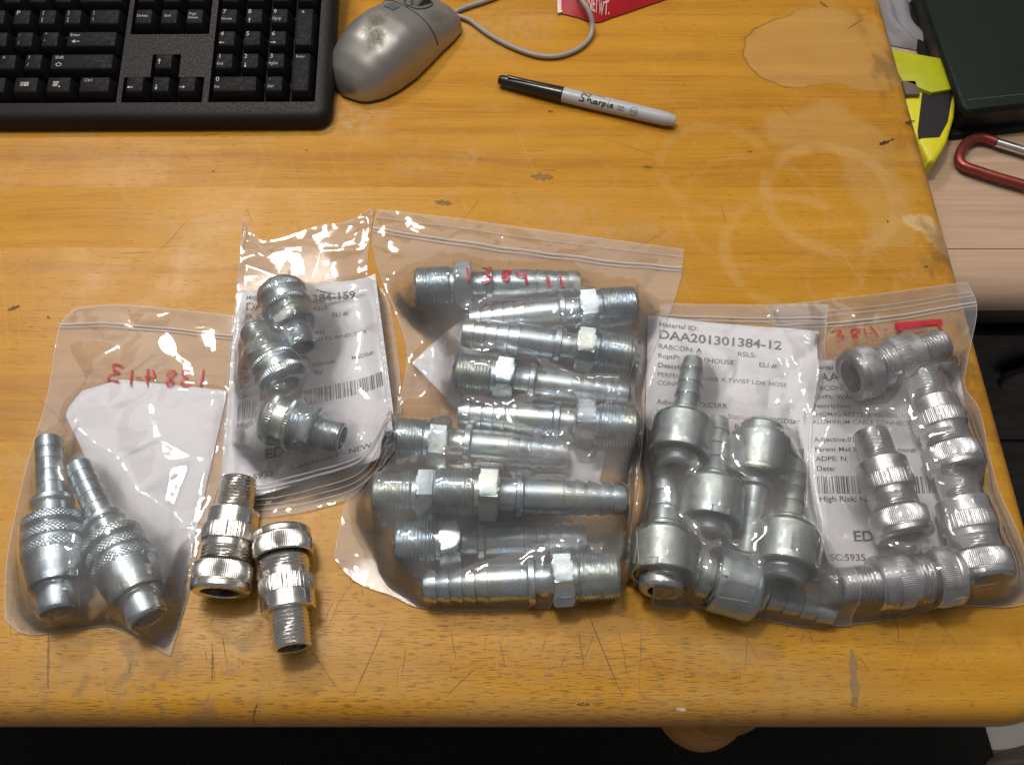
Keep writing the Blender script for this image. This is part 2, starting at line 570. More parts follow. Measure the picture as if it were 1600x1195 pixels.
def tube(name, pts, rad, n=10, smooth_iter=0, closed=False, caps=True):
    pts = [Vector(p) for p in pts]
    for _ in range(smooth_iter):
        q = []
        m_ = len(pts)
        for i in range(m_ if closed else m_ - 1):
            a, b = pts[i], pts[(i + 1) % m_]
            q += [a * 0.75 + b * 0.25, a * 0.25 + b * 0.75]
        pts = q if closed else [pts[0]] + q + [pts[-1]]
    N = len(pts)
    rads = [rad] * N if not hasattr(rad, '__len__') else rad
    vs, fs = [], []
    up = Vector((0, 0, 1))
    for i, p in enumerate(pts):
        t = (pts[(i + 1) % N] - pts[i - 1]) if closed else (pts[min(i + 1, N - 1)] - pts[max(i - 1, 0)])
        t.normalize()
        u = up if abs(t.dot(up)) < 0.95 else Vector((1, 0, 0))
        s = t.cross(u).normalized()
        w = s.cross(t)
        for k in range(n):
            a = 2 * math.pi * k / n
            vs.append(p + (s * math.cos(a) + w * math.sin(a)) * rads[i])
    for i in range(N if closed else N - 1):
        for k in range(n):
            j = (i + 1) % N
            fs.append((i * n + k, i * n + (k + 1) % n, j * n + (k + 1) % n, j * n + k))
    if caps and not closed:
        fs.append(tuple(range(n))[::-1])
        fs.append(tuple(range((N - 1) * n, N * n)))
    return mesh(name, vs, fs, 50)


def rounded_box(name, sx, sy, sz, bev, seg=2, top_scale=None, loc=(0, 0, 0), top_shift=(0, 0)):
    bm = bmesh.new()
    bmesh.ops.create_cube(bm, size=1.0)
    for v in bm.verts:
        v.co.x *= sx
        v.co.y *= sy
        v.co.z = (v.co.z + 0.5) * sz
        if top_scale and v.co.z > sz * 0.5:
            v.co.x = v.co.x * top_scale[0] + top_shift[0]
            v.co.y = v.co.y * top_scale[1] + top_shift[1]
    bmesh.ops.bevel(bm, geom=bm.edges[:] + bm.verts[:], offset=bev, segments=seg, profile=0.5, affect='EDGES')
    bmesh.ops.translate(bm, verts=bm.verts[:], vec=loc)
    return from_bm(name, bm, 35)


def extrude_poly(name, pts, z0, z1, bev=0.0, seg=2):
    bm = bmesh.new()
    vs = [bm.verts.new((p[0], p[1], z0)) for p in pts]
    f = bm.faces.new(vs)
    r = bmesh.ops.extrude_face_region(bm, geom=[f])
    for v in r['geom']:
        if isinstance(v, bmesh.types.BMVert):
            v.co.z = z1
    if bev:
        ed = [e for e in bm.edges if abs(e.verts[0].co.z - z1) < 1e-7 and abs(e.verts[1].co.z - z1) < 1e-7]
        bmesh.ops.bevel(bm, geom=ed, offset=bev, segments=seg, profile=0.5, affect='EDGES')
    return from_bm(name, bm, 35)


_txt = {}


def text_arrays(s, bold=0.0, align='LEFT', shear=0.0):
    key = (s, bold, align, shear)
    if key in _txt:
        return _txt[key]
    c = bpy.data.curves.new('t', 'FONT')
    c.body = s
    c.size = 1.0
    c.offset = bold
    c.align_x = align
    c.shear = shear
    c.resolution_u = 3
    o = bpy.data.objects.new('t', c)
    COL.objects.link(o)
    dg = bpy.context.evaluated_depsgraph_get()
    me = o.evaluated_get(dg).to_mesh()
    vs = np.array([v.co[:] for v in me.vertices], dtype=float).reshape(-1, 3)
    fs = [tuple(p.vertices) for p in me.polygons]
    o.evaluated_get(dg).to_mesh_clear()
    bpy.data.objects.remove(o)
    bpy.data.curves.remove(c)
    _txt[key] = (vs, fs)
    return vs, fs


class MB:
    def __init__(s):
        s.v, s.f = [], []

    def add(s, vs, fs):
        n = len(s.v)
        s.v += [tuple(v) for v in vs]
        s.f += [tuple(i + n for i in f) for f in fs]

    def quad(s, a, b, c, d):
        s.add((a, b, c, d), ((0, 1, 2, 3),))

    def build(s, name, smooth=None):
        return mesh(name, s.v, s.f, smooth)


# ------------------------------------------------------------------ setting: floor, mat
def structure(o):
    o['kind'] = 'structure'
    return o


FLOOR_Z = -0.74
structure(obj('floor', mesh('floor', [(-3, -2, FLOOR_Z), (3, -2, FLOOR_Z), (3, 3, FLOOR_Z), (-3, 3, FLOOR_Z)], [(0, 1, 2, 3)]), None, M['floor']))
ma, mb_ = P(1536, 1118, FLOOR_Z + .01), P(1560, 1200, FLOOR_Z + .01)
dr = (mb_ - ma)
e0, e1 = ma - dr * 2.2, ma + dr * 8
fm = obj('floor_mat', extrude_poly('floor_mat', [(e1.x, e1.y), (e0.x, e0.y), (-2.5, e0.y), (-2.5, e1.y)], FLOOR_Z, FLOOR_Z + .008), None, M['mat'])
tag(fm, 'black ribbed rubber mat on the floor under the table', 'mat')

# crumpled brown rag on the pale floor beside the mat
c0 = P(1600, 1192, FLOOR_Z + 0.02)
rng = np.random.default_rng(3)
n = 26
gx, gy = np.meshgrid(np.linspace(-1, 1, n), np.linspace(-1, 1, n))
rr = np.sqrt(gx ** 2 + gy ** 2)
hz = 0.035 * np.clip(1 - rr ** 2, 0, 1) * (1 + 0.6 * np.sin(5 * gx + 2 * gy) * np.cos(4 * gy - gx))
V = np.stack([c0.x + 0.02 + gx * 0.075, c0.y - .01 + gy * 0.035 * (1 + .2 * np.sin(3 * gx)), FLOOR_Z + 0.001 + hz], -1)
tag(obj('rag', grid_mesh('rag', V, 180), None, M['dirty']), 'crumpled brown rag on the pale floor below the table corner', 'rag')

# ------------------------------------------------------------------ table: planks with a rounded nosing, turned leg
XR, RIM = 0.304, 0.012          # outer right edge, width of the rounded nosing
YF, YB, XL = -0.0125, 0.80, -0.80
THK = 0.030
CR = 0.040                       # radius of the rounded corner
table = thing('wooden_table', 'scratched orange varnished wooden table with rounded edges carrying the bags of fittings', 'table')
prof = [(0.0, 0.0), (0.0006, -0.00025), (0.0030, -0.0010), (0.0062, -0.0030), (0.0092, -0.0062), (0.0112, -0.0105), (RIM, -0.0155), (0.0116, -0.0205), (0.0098, -0.0255), (0.0070, -THK)]


def interior_plank(y0, y1, xa, xb=None, zig_l=False, zig_r=False):
    """board from xa to xb, or to the nosed right edge when xb is None; finger joints at the ends asked for"""
    g_ = 0.00002
    y0, y1 = y0 + g_, y1 - g_

    def zig(x):
        k = 10
        pts = []
        for i in range(2 * k + 1):
            pts.append((x + (0.006 if i % 2 else -0.006), y0 + (y1 - y0) * i / (2 * k)))
        return pts
    bm = bmesh.new()
    left = zig(xa) if zig_l else [(xa, y0), (xa, y1)]
    right = zig(xb) if zig_r else [((xb if xb is not None else XR - RIM), y0), ((xb if xb is not None else XR - RIM), y1)]
    poly = left[::-1] + right
    top = [bm.verts.new((x, y, 0)) for x, y in poly]
    bm.faces.new(top)
    bot = [bm.verts.new((x, y, -THK)) for x, y in poly]
    bm.faces.new(bot[::-1])
    nl = len(left)
    N = len(poly)
    for i in range(N):
        j = (i + 1) % N
        if xb is None and poly[i][0] > XR - RIM - 1e-6 and poly[j][0] > XR - RIM - 1e-6:
            prev = (top[i], top[j])
            for (d, z) in prof[1:]:
                cur = (bm.verts.new((XR - RIM + d, poly[i][1], z)), bm.verts.new((XR - RIM + d, poly[j][1], z)))
                bm.faces.new((prev[0], prev[1], cur[1], cur[0]))
                prev = cur
            bm.faces.new((prev[0], prev[1], bot[j], bot[i]))
        else:
            bm.faces.new((top[i], top[j], bot[j], bot[i]))
    return from_bm('plank', bm, 30)


def front_plank(y1):
    y1 -= 0.00002
    r = CR - RIM
    cx_, cy_ = XR - CR, YF + CR
    path = [(XL, cy_ - r, 0, -1)]
    for xx in np.linspace(XL + 0.05, cx_, 30)[:-1]:
        path.append((xx, cy_ - r, 0, -1))
    for k in range(13):
        a = -math.pi / 2 + (math.pi / 2) * k / 12
        path.append((cx_ + r * math.cos(a), cy_ + r * math.sin(a), math.cos(a), math.sin(a)))
    path.append((XR - RIM, y1, 1, 0))
    bm = bmesh.new()
    rows = []
    for (d, z) in prof:
        rows.append([bm.verts.new((x + nx * d, y + ny * d, z)) for x, y, nx, ny in path])
    for a, b in zip(rows[:-1], rows[1:]):
        for i in range(len(path) - 1):
            bm.faces.new((a[i], a[i + 1], b[i + 1], b[i]))
    cl = bm.verts.new((XL, y1, 0))
    bm.faces.new([cl] + rows[0])
    return from_bm('plank', bm, 30)


def py2y(py):
    return P(800, py).y


cuts = [YF] + [py2y(v) for v in (1006, 905, 800, 690, 585, 487, 387, 293, 210, 118, 25)] + [0.60, 0.66, 0.73, YB]
obj('plank', front_plank(cuts[1]), table, M['wood'])
joints = {6: (0.06, False), 7: (P(226, 345).x, True), 4: (-0.21, False), 9: (0.11, False)}
for i in range(1, len(cuts) - 1):
    if i in joints and joints[i][1]:
        x = joints[i][0]
        obj('plank', interior_plank(cuts[i], cuts[i + 1], XL, x - 0.00006, False, True), table, M['wood'])
        obj('plank', interior_plank(cuts[i], cuts[i + 1], x + 0.00006, None, True, False), table, M['wood'])
    else:
        obj('plank', interior_plank(cuts[i], cuts[i + 1], XL), table, M['wood'])


def ring_mesh(name, prof_, n=40, axis='Z', loc=(0, 0, 0), smooth=40):
    vs, fs = [], []
    for (z, r) in prof_:
        for k in range(n):
            a = 2 * math.pi * k / n
            vs.append((loc[0] + r * math.cos(a), loc[1] + r * math.sin(a), loc[2] + z))
    for i in range(len(prof_) - 1):
        for k in range(n):
            fs.append((i * n + k, i * n + (k + 1) % n, (i + 1) * n + (k + 1) % n, (i + 1) * n + k))
    fs.append(tuple(range(n))[::-1])
    fs.append(tuple(range((len(prof_) - 1) * n, len(prof_) * n)))
    return mesh(name, vs, fs, smooth)


legp = [(-0.71, .014), (-.60, .018), (-.40, .022), (-.26, .020), (-.20, .016), (-.185, .017), (-.180, .023), (-.172, .025), (-.164, .023), (-.160, .018), (-.150, .019), (-.142, .026), (-.132, .031), (-.118, .034), (-.104, .034),
        (-.092, .030), (-.084, .024), (-.080, .024), (-.076, .030), (-.070, .032), (-.064, .030), (-.060, .024), (-.045, .024), (-.04, .034), (-.001, .034)]
legp = [(z_, r_ * .90) for z_, r_ in legp]
leg_me = ring_mesh('leg', legp, 40, loc=(0.128, 0.0195, -0.0305))
for v_ in leg_me.vertices:              # the leg is raked back below its turned bulb
    v_.co.y += max(0.0, -0.185 - v_.co.z) * 0.30
obj('leg', leg_me, table, M['wood'])

# scratches, knots, burns, pen marks and pale streaks painted as grain sheen: shallow flat marks on the boards, each a part of the table
MARKS = ((1378, 225, 1386, 222, 0.0024, .9, (0.05, .02, .008)), (1418, 192, 1425, 190, 0.0022, .9, (0.05, .02, .008)), (1393, 219, 1395, 218, .0015, .7, (.1, .04, .01)),
                                    (1446, 417, 1448, 417, .001, .8, (.1, .03, .01)), (838, 276, 856, 277, .0042, .55, (.25, .15, .055)), (845, 266, 870, 266, .0006, .7, (.16, .07, .02)), (686, 316, 700, 318, .0032, .6, (.2, .125, .05)), (1008, 261, 1016, 262, .0018, .6, (.18, .10, .04)), (560, 292, 640, 294, .0007, .5, (.80, .55, .17)), (330, 301, 712, 304, .0012, .45, (.78, .50, .14)), (420, 310, 700, 312, .0008, .5, (.80, .52, .15)), (480, 316, 690, 319, .0010, .4, (.78, .50, .14)), (0, 312, 215, 296, .0022, .35, (.74, .44, .11)), (0, 372, 150, 369, .0008, .4, (.78, .52, .18)), (17, 483, 26, 480, .0022, .7, (.13, .06, .02)),
                                    (75, 495, 77, 497, .001, .6, (.1, .05, .02)), (858, 174, 862, 175, .0016, .6, (.2, .08, .02)), (318, 212, 345, 209, .0006, .7, (.13, .05, .015)),
                                    (331, 268, 335, 268, .0008, .7, (.1, .04, .01)), (1325, 45, 1345, 33, .0009, .7, (.1, .05, .02)), (1387, 346, 1387, 347, .0009, .8, (.1, .04, .01)),
                                    (1283, 5, 1290, 10, .0022, .5, (.18, .08, .02)), (478, 235, 480, 235, .0007, .8, (.1, .05, .02)), (1170, 237, 1173, 237, .0014, .6, (.2, .1, .04)),
                                    (75, 995, 76, 1072, .0015, .6, (.29, .185, .085)), (332, 1022, 331, 1062, .0008, .6, (.22, .13, .06)), (1331, 1026, 1334, 1112, .0044, .62, (.30, .215, .13)),
                                    (918, 950, 971, 1088, .0005, .75, (.09, .05, .02)), (905, 985, 912, 1045, .0005, .6, (.1, .06, .03)), (600, 975, 553, 1085, .0005, .7, (.1, .055, .02)),
                                    (1000, 955, 1000, 1085, .0006, .5, (.35, .24, .12)), (705, 985, 712, 1030, .0005, .6, (.12, .07, .03)), (742, 1045, 700, 1085, .0006, .6, (.12, .07, .03)),
                                    (1496, 1010, 1515, 1040, .0008, .6, (.66, .40, .12)), (1515, 1040, 1550, 1055, .0008, .6, (.66, .40, .12)), (402, 1100, 396, 1125, .0011, .7, (.1, .05, .02)),
                                    (150, 1065, 260, 1060, .0016, .0, (.2, .12, .05)), (470, 990, 530, 1078, .0004, .6, (.15, .09, .04)), (1060, 1107, 1068, 1108, .0013, .9, (.8, .7, .5)),
                                    (905, 1100, 918, 1100, .0011, .7, (.1, .05, .02)), (330, 1005, 336, 1060, .0008, .4, (.17, .10, .045)), (780, 1000, 790, 1040, .0004, .6, (.1, .06, .03)))
_mm = {}


def mark_material(c, k):
    key_ = (c, k)
    if key_ not in _mm:
        m, nt, b = mat('table_mark')
        b.inputs['Base Color'].default_value = (*c, 1)
        b.inputs['Roughness'].default_value = 0.45
        b.inputs['Specular IOR Level'].default_value = 0.3
        g = G(nt)
        g.put(b.inputs['Alpha'], g.map(g.noise(g.coords(), 700, 3, 0.6), 0.25, 0.6, k * .35, k))
        _mm[key_] = m
    return _mm[key_]


def table_z(y):
    if y >= YF + RIM:
        return 0.0
    return float(np.interp(YF + RIM - y, [q[0] for q in prof[:7]], [q[1] for q in prof[:7]]))


rngm = np.random.default_rng(21)
for (px, py, qx, qy, w, k, c) in MARKS:
    if k == 0:
        continue
    A, B = P(px, py), P(qx, qy)
    for _ in range(3):
        A, B = P(px, py, table_z(A.y)), P(qx, qy, table_z(B.y))
    L = (B - A).length
    N = max(10, int(L / .003))
    d = (B - A).normalized()
    nn = Vector((-d.y, d.x, 0))
    blob = L < w * 6
    A, B = A - d * w, B + d * w
    vs, fs = [], []
    ph = rngm.uniform(0, 6, 4)
    for i in range(N + 1):
        t_ = i / N
        prof_w = math.sin(math.pi * min(max(t_, .02), .98)) ** (.5 if blob else .35)
        j1, j2 = 1 + (.35 if blob else .3) * math.sin(t_ * 17 + ph[0]), 1 + (.35 if blob else .3) * math.sin(t_ * 23 + ph[1])
        bend = 0 if blob else L * .012 * math.sin(t_ * 3.1 + ph[2])
        q = A.lerp(B, t_) + nn * bend
        u_, v_ = q + nn * w * (.7 if blob else .5) * prof_w * j1, q - nn * w * (.7 if blob else .5) * prof_w * j2
        vs += [(u_.x, u_.y, table_z(u_.y) + .00008), (v_.x, v_.y, table_z(v_.y) + .00008)]
        if i:
            fs.append((2 * i - 2, 2 * i - 1, 2 * i + 1, 2 * i))
    obj('knot' if blob else 'scratch_or_sheen', mesh('mark', vs, fs), table, mark_material(c, k))

for tone, cnt, c_ in (('dark', 90, (.16, .09, .035)), ('pale', 110, (.62, .42, .19))):
    mbs = MB()
    for _ in range(cnt):
        front_ = rngm.random() < .62
        x0_, y0_ = rngm.uniform(-.30, .27), (rngm.uniform(.003, .06) if front_ else rngm.uniform(.05, .5))
        an, ln_ = (rngm.normal(1.45, .45) if front_ else rngm.uniform(0, 3.1)), rngm.gamma(2.0, .007 if front_ else .010)
        cur = rngm.normal(0, .15)
        wd = rngm.uniform(.00012, .00028)
        pts = []
        for i in range(7):
            t_ = i / 6
            a2 = an + cur * t_
            pts.append((x0_ + math.cos(a2) * ln_ * t_, max(y0_ + math.sin(a2) * ln_ * t_, .001), math.sin(math.pi * t_) ** .6 * wd, a2))
        pts = [q for q in pts if q[0] < XR - RIM - .002]
        if len(pts) < 3:
            continue
        vs = []
        for (x_, y_, w_, a2) in pts:
            vs += [(x_ - math.sin(a2) * w_, y_ + math.cos(a2) * w_, .00007), (x_ + math.sin(a2) * w_, y_ - math.cos(a2) * w_, .00007)]
        mbs.add(vs, [(2 * i, 2 * i + 1, 2 * i + 3, 2 * i + 2) for i in range(len(pts) - 1)])
    so = obj('scratches', mbs.build('scratches'), table, mark_material(c_, .55))
    so['kind'] = 'stuff'

# ------------------------------------------------------------------ side desk and what lies on it
DZ = -0.05
desk = thing('side_desk', 'lower pale wood laminate desk beyond the right edge of the table', 'desk')
yE = P(1540, 389, DZ).y
obj('desk_top', extrude_poly('desk_top', [(XR + .004, yE + 0.0003), (1.2, yE + 0.0003), (1.2, 1.2), (XR + .004, 1.2)], DZ - .03, DZ), desk, M['laminate'])
dprof = [(0, DZ - 0.0001), (-.012, DZ - .0006), (-.024, DZ - .003), (-.033, DZ - .009), (-.038, DZ - .018), (-.037, DZ - .027), (-.030, DZ - .033), (0, DZ - .034)]
V = np.array([[(x, yE + dy - 0.0003, z) for x in (XR + .004, 0.7, 1.2)] for dy, z in dprof])
obj('front_nosing', grid_mesh('front_nosing', V, 60), desk, M['laminate'])

cab = thing('drawer_unit', 'black plastic drawer unit in shadow below the side desk', 'drawers')
yc = yE + 0.004
obj('carcass', rounded_box('carcass', 0.8, 0.5, 0.62, 0.004, loc=(XR + .02 + .4, yc + 0.252, FLOOR_Z + 0.005)), cab, M['cabinet'])
for (zt, zb, dy) in ((-0.095, -0.145, -.006), (-0.150, -0.36, -.014), (-0.365, -0.60, -.014)):
    d_ = obj('drawer_front', rounded_box('drawer_front', 0.78, 0.012, zt - zb, 0.003, loc=(XR + .03 + .39, yc + dy, zb)), cab, M['cabinet'])
    if zb < -.2:
        hm = ring_mesh('drawer_pull', [(0, .03), (.004, .045), (.010, .05), (.014, .047), (.016, .03)], 36)
        h_ = obj('drawer_pull', hm, d_, M['cabinet'])
        h_.location = (P(1590, 590, -.21).x + .03, yc + dy - .006, zt - .055)
        h_.rotation_euler = (R(90), 0, 0)
        h_.scale = (1.0, 0.6, 1)

# grey cloth
n = 44
pts = [P(1330, -70, DZ), P(1470, -70, DZ), P(1500, 95, DZ), P(1385, 72, DZ)]
u, v = np.meshgrid(np.linspace(0, 1, n), np.linspace(0, 1, n))
A = [np.array(p[:2]) for p in pts]
XYc = (A[0][None, None] * ((1 - u) * (1 - v))[..., None] + A[1] * (u * (1 - v))[..., None] + A[2] * (u * v)[..., None] + A[3] * ((1 - u) * v)[..., None])
edge = np.clip(np.minimum(np.minimum(u, 1 - u), np.minimum(v, 1 - v)) / 0.12, 0, 1) ** 0.5
hz = DZ + 0.001 + edge * (0.006 + 0.0035 * np.sin(9 * u + 5 * v) * np.cos(7 * v - 3 * u) + 0.002 * np.sin(23 * u - 11 * v))
XYc[..., 0] += 0.002 * np.sin(14 * v)
V = np.concatenate([XYc, hz[..., None]], -1)
tag(obj('cloth', grid_mesh('cloth', V, 180), None, M['cloth']), 'crumpled grey cloth on the side desk beside the dark green binder', 'cloth')

# yellow case with black sticker
yc_ = thing('plastic_case', 'bright yellow plastic case with a black panel poking out between table and binder', 'case', P(1450, 160, DZ))


def loc_poly(pts, z, o):
    return [(P(x, y, z).x - o.location.x, P(x, y, z).y - o.location.y) for x, y in pts]


zt = DZ + .022
body = [(1380, 85), (1475, 92), (1497, 140), (1493, 180), (1481, 222), (1463, 250), (1452, 252), (1425, 200), (1410, 145)]
obj('body', extrude_poly('body', loc_poly(body, zt, yc_), 0.0005, .022, .004, 3), yc_, M['yellow'])
obj('sticker', extrude_poly('sticker', loc_poly([(1441, 146), (1489, 144), (1481, 190), (1468, 214), (1436, 216), (1434, 205)], zt + .0005, yc_), .0215, .0226, 0), yc_, M['black'])
obj('clear_lid', extrude_poly('clear_lid', loc_poly([(1380, 76), (1478, 94), (1490, 140), (1455, 146), (1410, 128)], zt + .003, yc_), .0222, .026, .0012, 2), yc_, M['lime'])
obj('latch', rounded_box('latch', .012, .016, .006, .0015, loc=(*[c for c in loc_poly([(1421, 142)], zt, yc_)[0]], .02)), yc_, M['dirty'])

# binder
bd = thing('binder', 'thick dark green leatherette binder lying on the side desk', 'binder', P(1560, 100, DZ))
zt = DZ + .034
bp = [(1432, -40), (1503, 163), (1512, 172), (1640, 158), (1640, -60)]
bp2 = [(x - 3 if x < 1600 else x, y + (5 if y > 100 else 0)) for x, y in bp]
obj('cover', extrude_poly('cover', loc_poly(bp, zt, bd), .028, .034, .003, 3), bd, M['leather'])
inner = [(1442, -40), (1509, 155), (1516, 163), (1640, 150), (1640, -60)]
obj('page_block', extrude_poly('page_block', loc_poly(inner, zt, bd), .0065, .0278), bd, M['cabinet'])
obj('cover', extrude_poly('cover', loc_poly(bp, zt, bd), .0008, .006, .002, 2), bd, M['leather'])
a_, c_ = P(1512, 157, zt), P(1640, 144, zt)
st = MB()
for k in range(48):
    p = a_.lerp(c_, k / 48) - bd.location
    q = a_.lerp(c_, (k + .6) / 48) - bd.location
    st.quad((p.x, p.y, .0343), (q.x, q.y, .0343), (q.x, q.y + .0007, .0343), (p.x, p.y + .0007, .0343))
obj('stitching', st.build('stitching'), bd, simple('grey_thread', (0.09, 0.1, 0.095), 0.7))

# carabiner
cb = thing('carabiner', 'red anodised carabiner with a bare metal gate on the side desk', 'carabiner', P(1560, 260, DZ))
zc = DZ + .0062


def cpt(x, y):
    p = P(x, y, zc)
    return Vector((p.x, p.y, zc)) - cb.location


frame = [cpt(*q) for q in ((1556, 222), (1545, 218), (1533, 215), (1520, 217), (1509, 224), (1501, 236), (1498, 248), (1501, 256), (1510, 262), (1530, 268), (1560, 278), (1600, 289), (1650, 304), (1690, 313), (1712, 306), (1720, 290), (1714, 277), (1700, 270))]
obj('frame', tube('frame', frame, .0039, 14, 2), cb, M['anod'])
obj('gate', tube('gate', [cpt(1557, 223), cpt(1640, 248), cpt(1700, 268)], .0036, 14), cb, M['gate'])

# ------------------------------------------------------------------ keyboard
kb = thing('keyboard', 'black computer keyboard with white legends at the far left of the table', 'keyboard')
KT = R(11.0)
kc = P(519, 199, 0.003)
kb.location = (kc.x, kc.y, 0.0)
kb.rotation_euler = (KT, 0, R(0.4))
KW, KD, KH = 0.450, 0.160, 0.0130
bm = bmesh.new()
bmesh.ops.create_cube(bm, size=1)
for vtx in bm.verts:
    vtx.co = Vector(((vtx.co.x - .5) * KW, (vtx.co.y + .5) * KD, .002 + (vtx.co.z + .5) * (KH - .002)))
ver = [e for e in bm.edges if abs(e.verts[0].co.z - e.verts[1].co.z) > .005]
bmesh.ops.bevel(bm, geom=ver, offset=.012, segments=5, profile=.5, affect='EDGES')
te = [e for e in bm.edges if all(abs(v_.co.z - KH) < 1e-5 for v_ in e.verts)]
bmesh.ops.bevel(bm, geom=te, offset=.0085, segments=5, profile=.5, affect='EDGES')
body = from_bm('case', bm, 40)
UN = 0.01905
RP = 0.0197
u_np = -0.0125                    # right side of the number pad
u_np0 = u_np - 4 * UN
u_nav = u_np0 - 0.0065
u_nav0 = u_nav - 3 * UN
u_mb = u_nav0 - 0.0055
u_mb0 = u_mb - 15 * UN
v0 = 0.0165
wells = [(u_np0 - .001, u_np + .001, v0 - .001, v0 + 5 * RP + .002), (u_nav0 - .001, u_nav + .001, v0 + 3 * RP - .001, v0 + 5 * RP + .002),
         (u_nav0 - .001, u_nav + .001, v0 - .001, v0 + RP + .001), (u_nav0 + UN - .001, u_nav - UN + .001, v0 + RP - .002, v0 + 2 * RP + .001),
         (u_mb0 - .001, u_mb + .001, v0 - .001, v0 + 5 * RP + .002)]
tmp = obj('tmp', body)
cut_objs = []
for (a, b, c, d) in wells:
    w_ = obj('tmpw', rounded_box('w', b - a, d - c, .03, .0005, 1, loc=((a + b) / 2, (c + d) / 2, .0040)))
    cut_objs.append(w_)
    md = tmp.modifiers.new('b', 'BOOLEAN')
    md.object = w_
    md.operation = 'DIFFERENCE'
    md.solver = 'EXACT'
bpy.context.view_layer.update()
dg = bpy.context.evaluated_depsgraph_get()
case_me = bpy.data.meshes.new_from_object(tmp.evaluated_get(dg))
for o_ in cut_objs + [tmp]:
    bpy.data.objects.remove(o_)
case_me.materials.clear()
case_me.polygons.foreach_set('use_smooth', [True] * len(case_me.polygons))
case_me.set_sharp_from_angle(angle=R(40))
obj('case', case_me, kb, M['kb'])

_keym = {}


def key(u0, u1, r0, r1, legends):
    """keycap between columns u0..u1 and rows r0..r1, legends = [(text, du, dv, size)] from the cap's top left"""
    w, d = u1 - u0, (r1 - r0) * RP
    kk = (round(w, 4), round(d, 4))
    if kk not in _keym:
        tw, td = (w - .0072) / (w - .0012), (d - .0072) / (d - .0012)
        _keym[kk] = rounded_box('key', w - .0012, d - .0012, .0130, .0011, 2, (tw, td), (0, 0, 0), (0, .0016))
    o = obj('key', _keym[kk], kb, M['key'])
    o.location = ((u0 + u1) / 2, v0 + r0 * RP + d / 2, .0048)
    mbk = MB()
    for (s, du, dv, size) in legends:
        vs, fs = text_arrays(s)
        x0 = -(w - .0072) / 2 + .0008 + du
        y0 = (d - .0072) / 2 + .0016 - dv
        mbk.add([(x0 + v_[0] * size, y0 + v_[1] * size, .01312) for v_ in vs], fs)
    if mbk.f:
        obj('legend', mbk.build('legend'), o, M['legend'])
    return o


def arrow(o, kind, w=.0042, dx=0.0, dy=0.0):
    t_ = .00055
    base = [(-w / 2, -t_ / 2), (w * .1, -t_ / 2), (w * .1, -w * .26), (w / 2, 0), (w * .1, w * .26), (w * .1, t_ / 2), (-w / 2, t_ / 2)]
    an = {'right': 0, 'up': 90, 'left': 180, 'down': 270}[kind]
    ca, sa = math.cos(R(an)), math.sin(R(an))
    vs = [(x * ca - y * sa + dx, x * sa + y * ca + dy, .01315) for x, y in base]
    obj('legend', mesh('legend', vs, [tuple(range(7))]), o, M['legend'])


S1, S2 = .0052, .0031
npu = [u_np0 + k * UN for k in range(5)]
for r, row in ((3, (('7', 'Home'), ('8', '^'), ('9', 'PgUp'))), (2, (('4', '<'), ('5', ''), ('6', '>'))), (1, (('1', 'End'), ('2', 'v'), ('3', 'PgDn')))):
    for k, (a, b) in enumerate(row):
        lg = [(a, 0.0004, .0042, S1)]
        if b and b not in '^<>v':
            lg.append((b, 0, .0098, S2))
        o_ = key(npu[k], npu[k + 1], r, r + 1, lg)
        if b and b in '^<>v':
            arrow(o_, {'^': 'up', '<': 'left', '>': 'right', 'v': 'down'}[b], .004, -.0032, -.0024)
key(npu[0], npu[2], 0, 1, [('0', .0004, .0042, S1), ('Ins', 0, .0098, S2)])
key(npu[2], npu[3], 0, 1, [('.', .0014, .0030, S1), ('Del', 0.0006, .0098, S2)])
key(npu[3], npu[4], 0, 2, [('Enter', .0006, .0040, S2)])
key(npu[3], npu[4], 2, 4, [('+', .002, .0050, S1)])
for k, s in enumerate(('Num', '/', '*', '-')):
    key(npu[k], npu[k + 1], 4, 5, [(s, 0, .004, S2)])
nvu = [u_nav0 + k * UN for k in range(4)]
for k, lg in enumerate(([('Delete', 0, .0068, .0031)], [('End', .0016, .0068, .0031)], [('Page', .0006, .0052, .0031), ('Down', .0004, .0086, .0031)])):
    key(nvu[k], nvu[k + 1], 3, 4, lg)
for k, s in enumerate(('Insert', 'Home', 'Page')):
    key(nvu[k], nvu[k + 1], 4, 5, [(s, 0, .006, .0031)])
for k, d_ in enumerate(('left', 'down', 'right')):
    arrow(key(nvu[k], nvu[k + 1], 0, 1, []), d_, .0045, -.003, -.0012)
arrow(key(nvu[1], nvu[2], 1, 2, []), 'up', .0045, -.003, .0012)


def mrow(r, items, end=u_mb):
    x = end
    for (w, lg) in reversed(items):
        yield key(x - w * UN, x, r, r + 1, lg)
        x -= w * UN


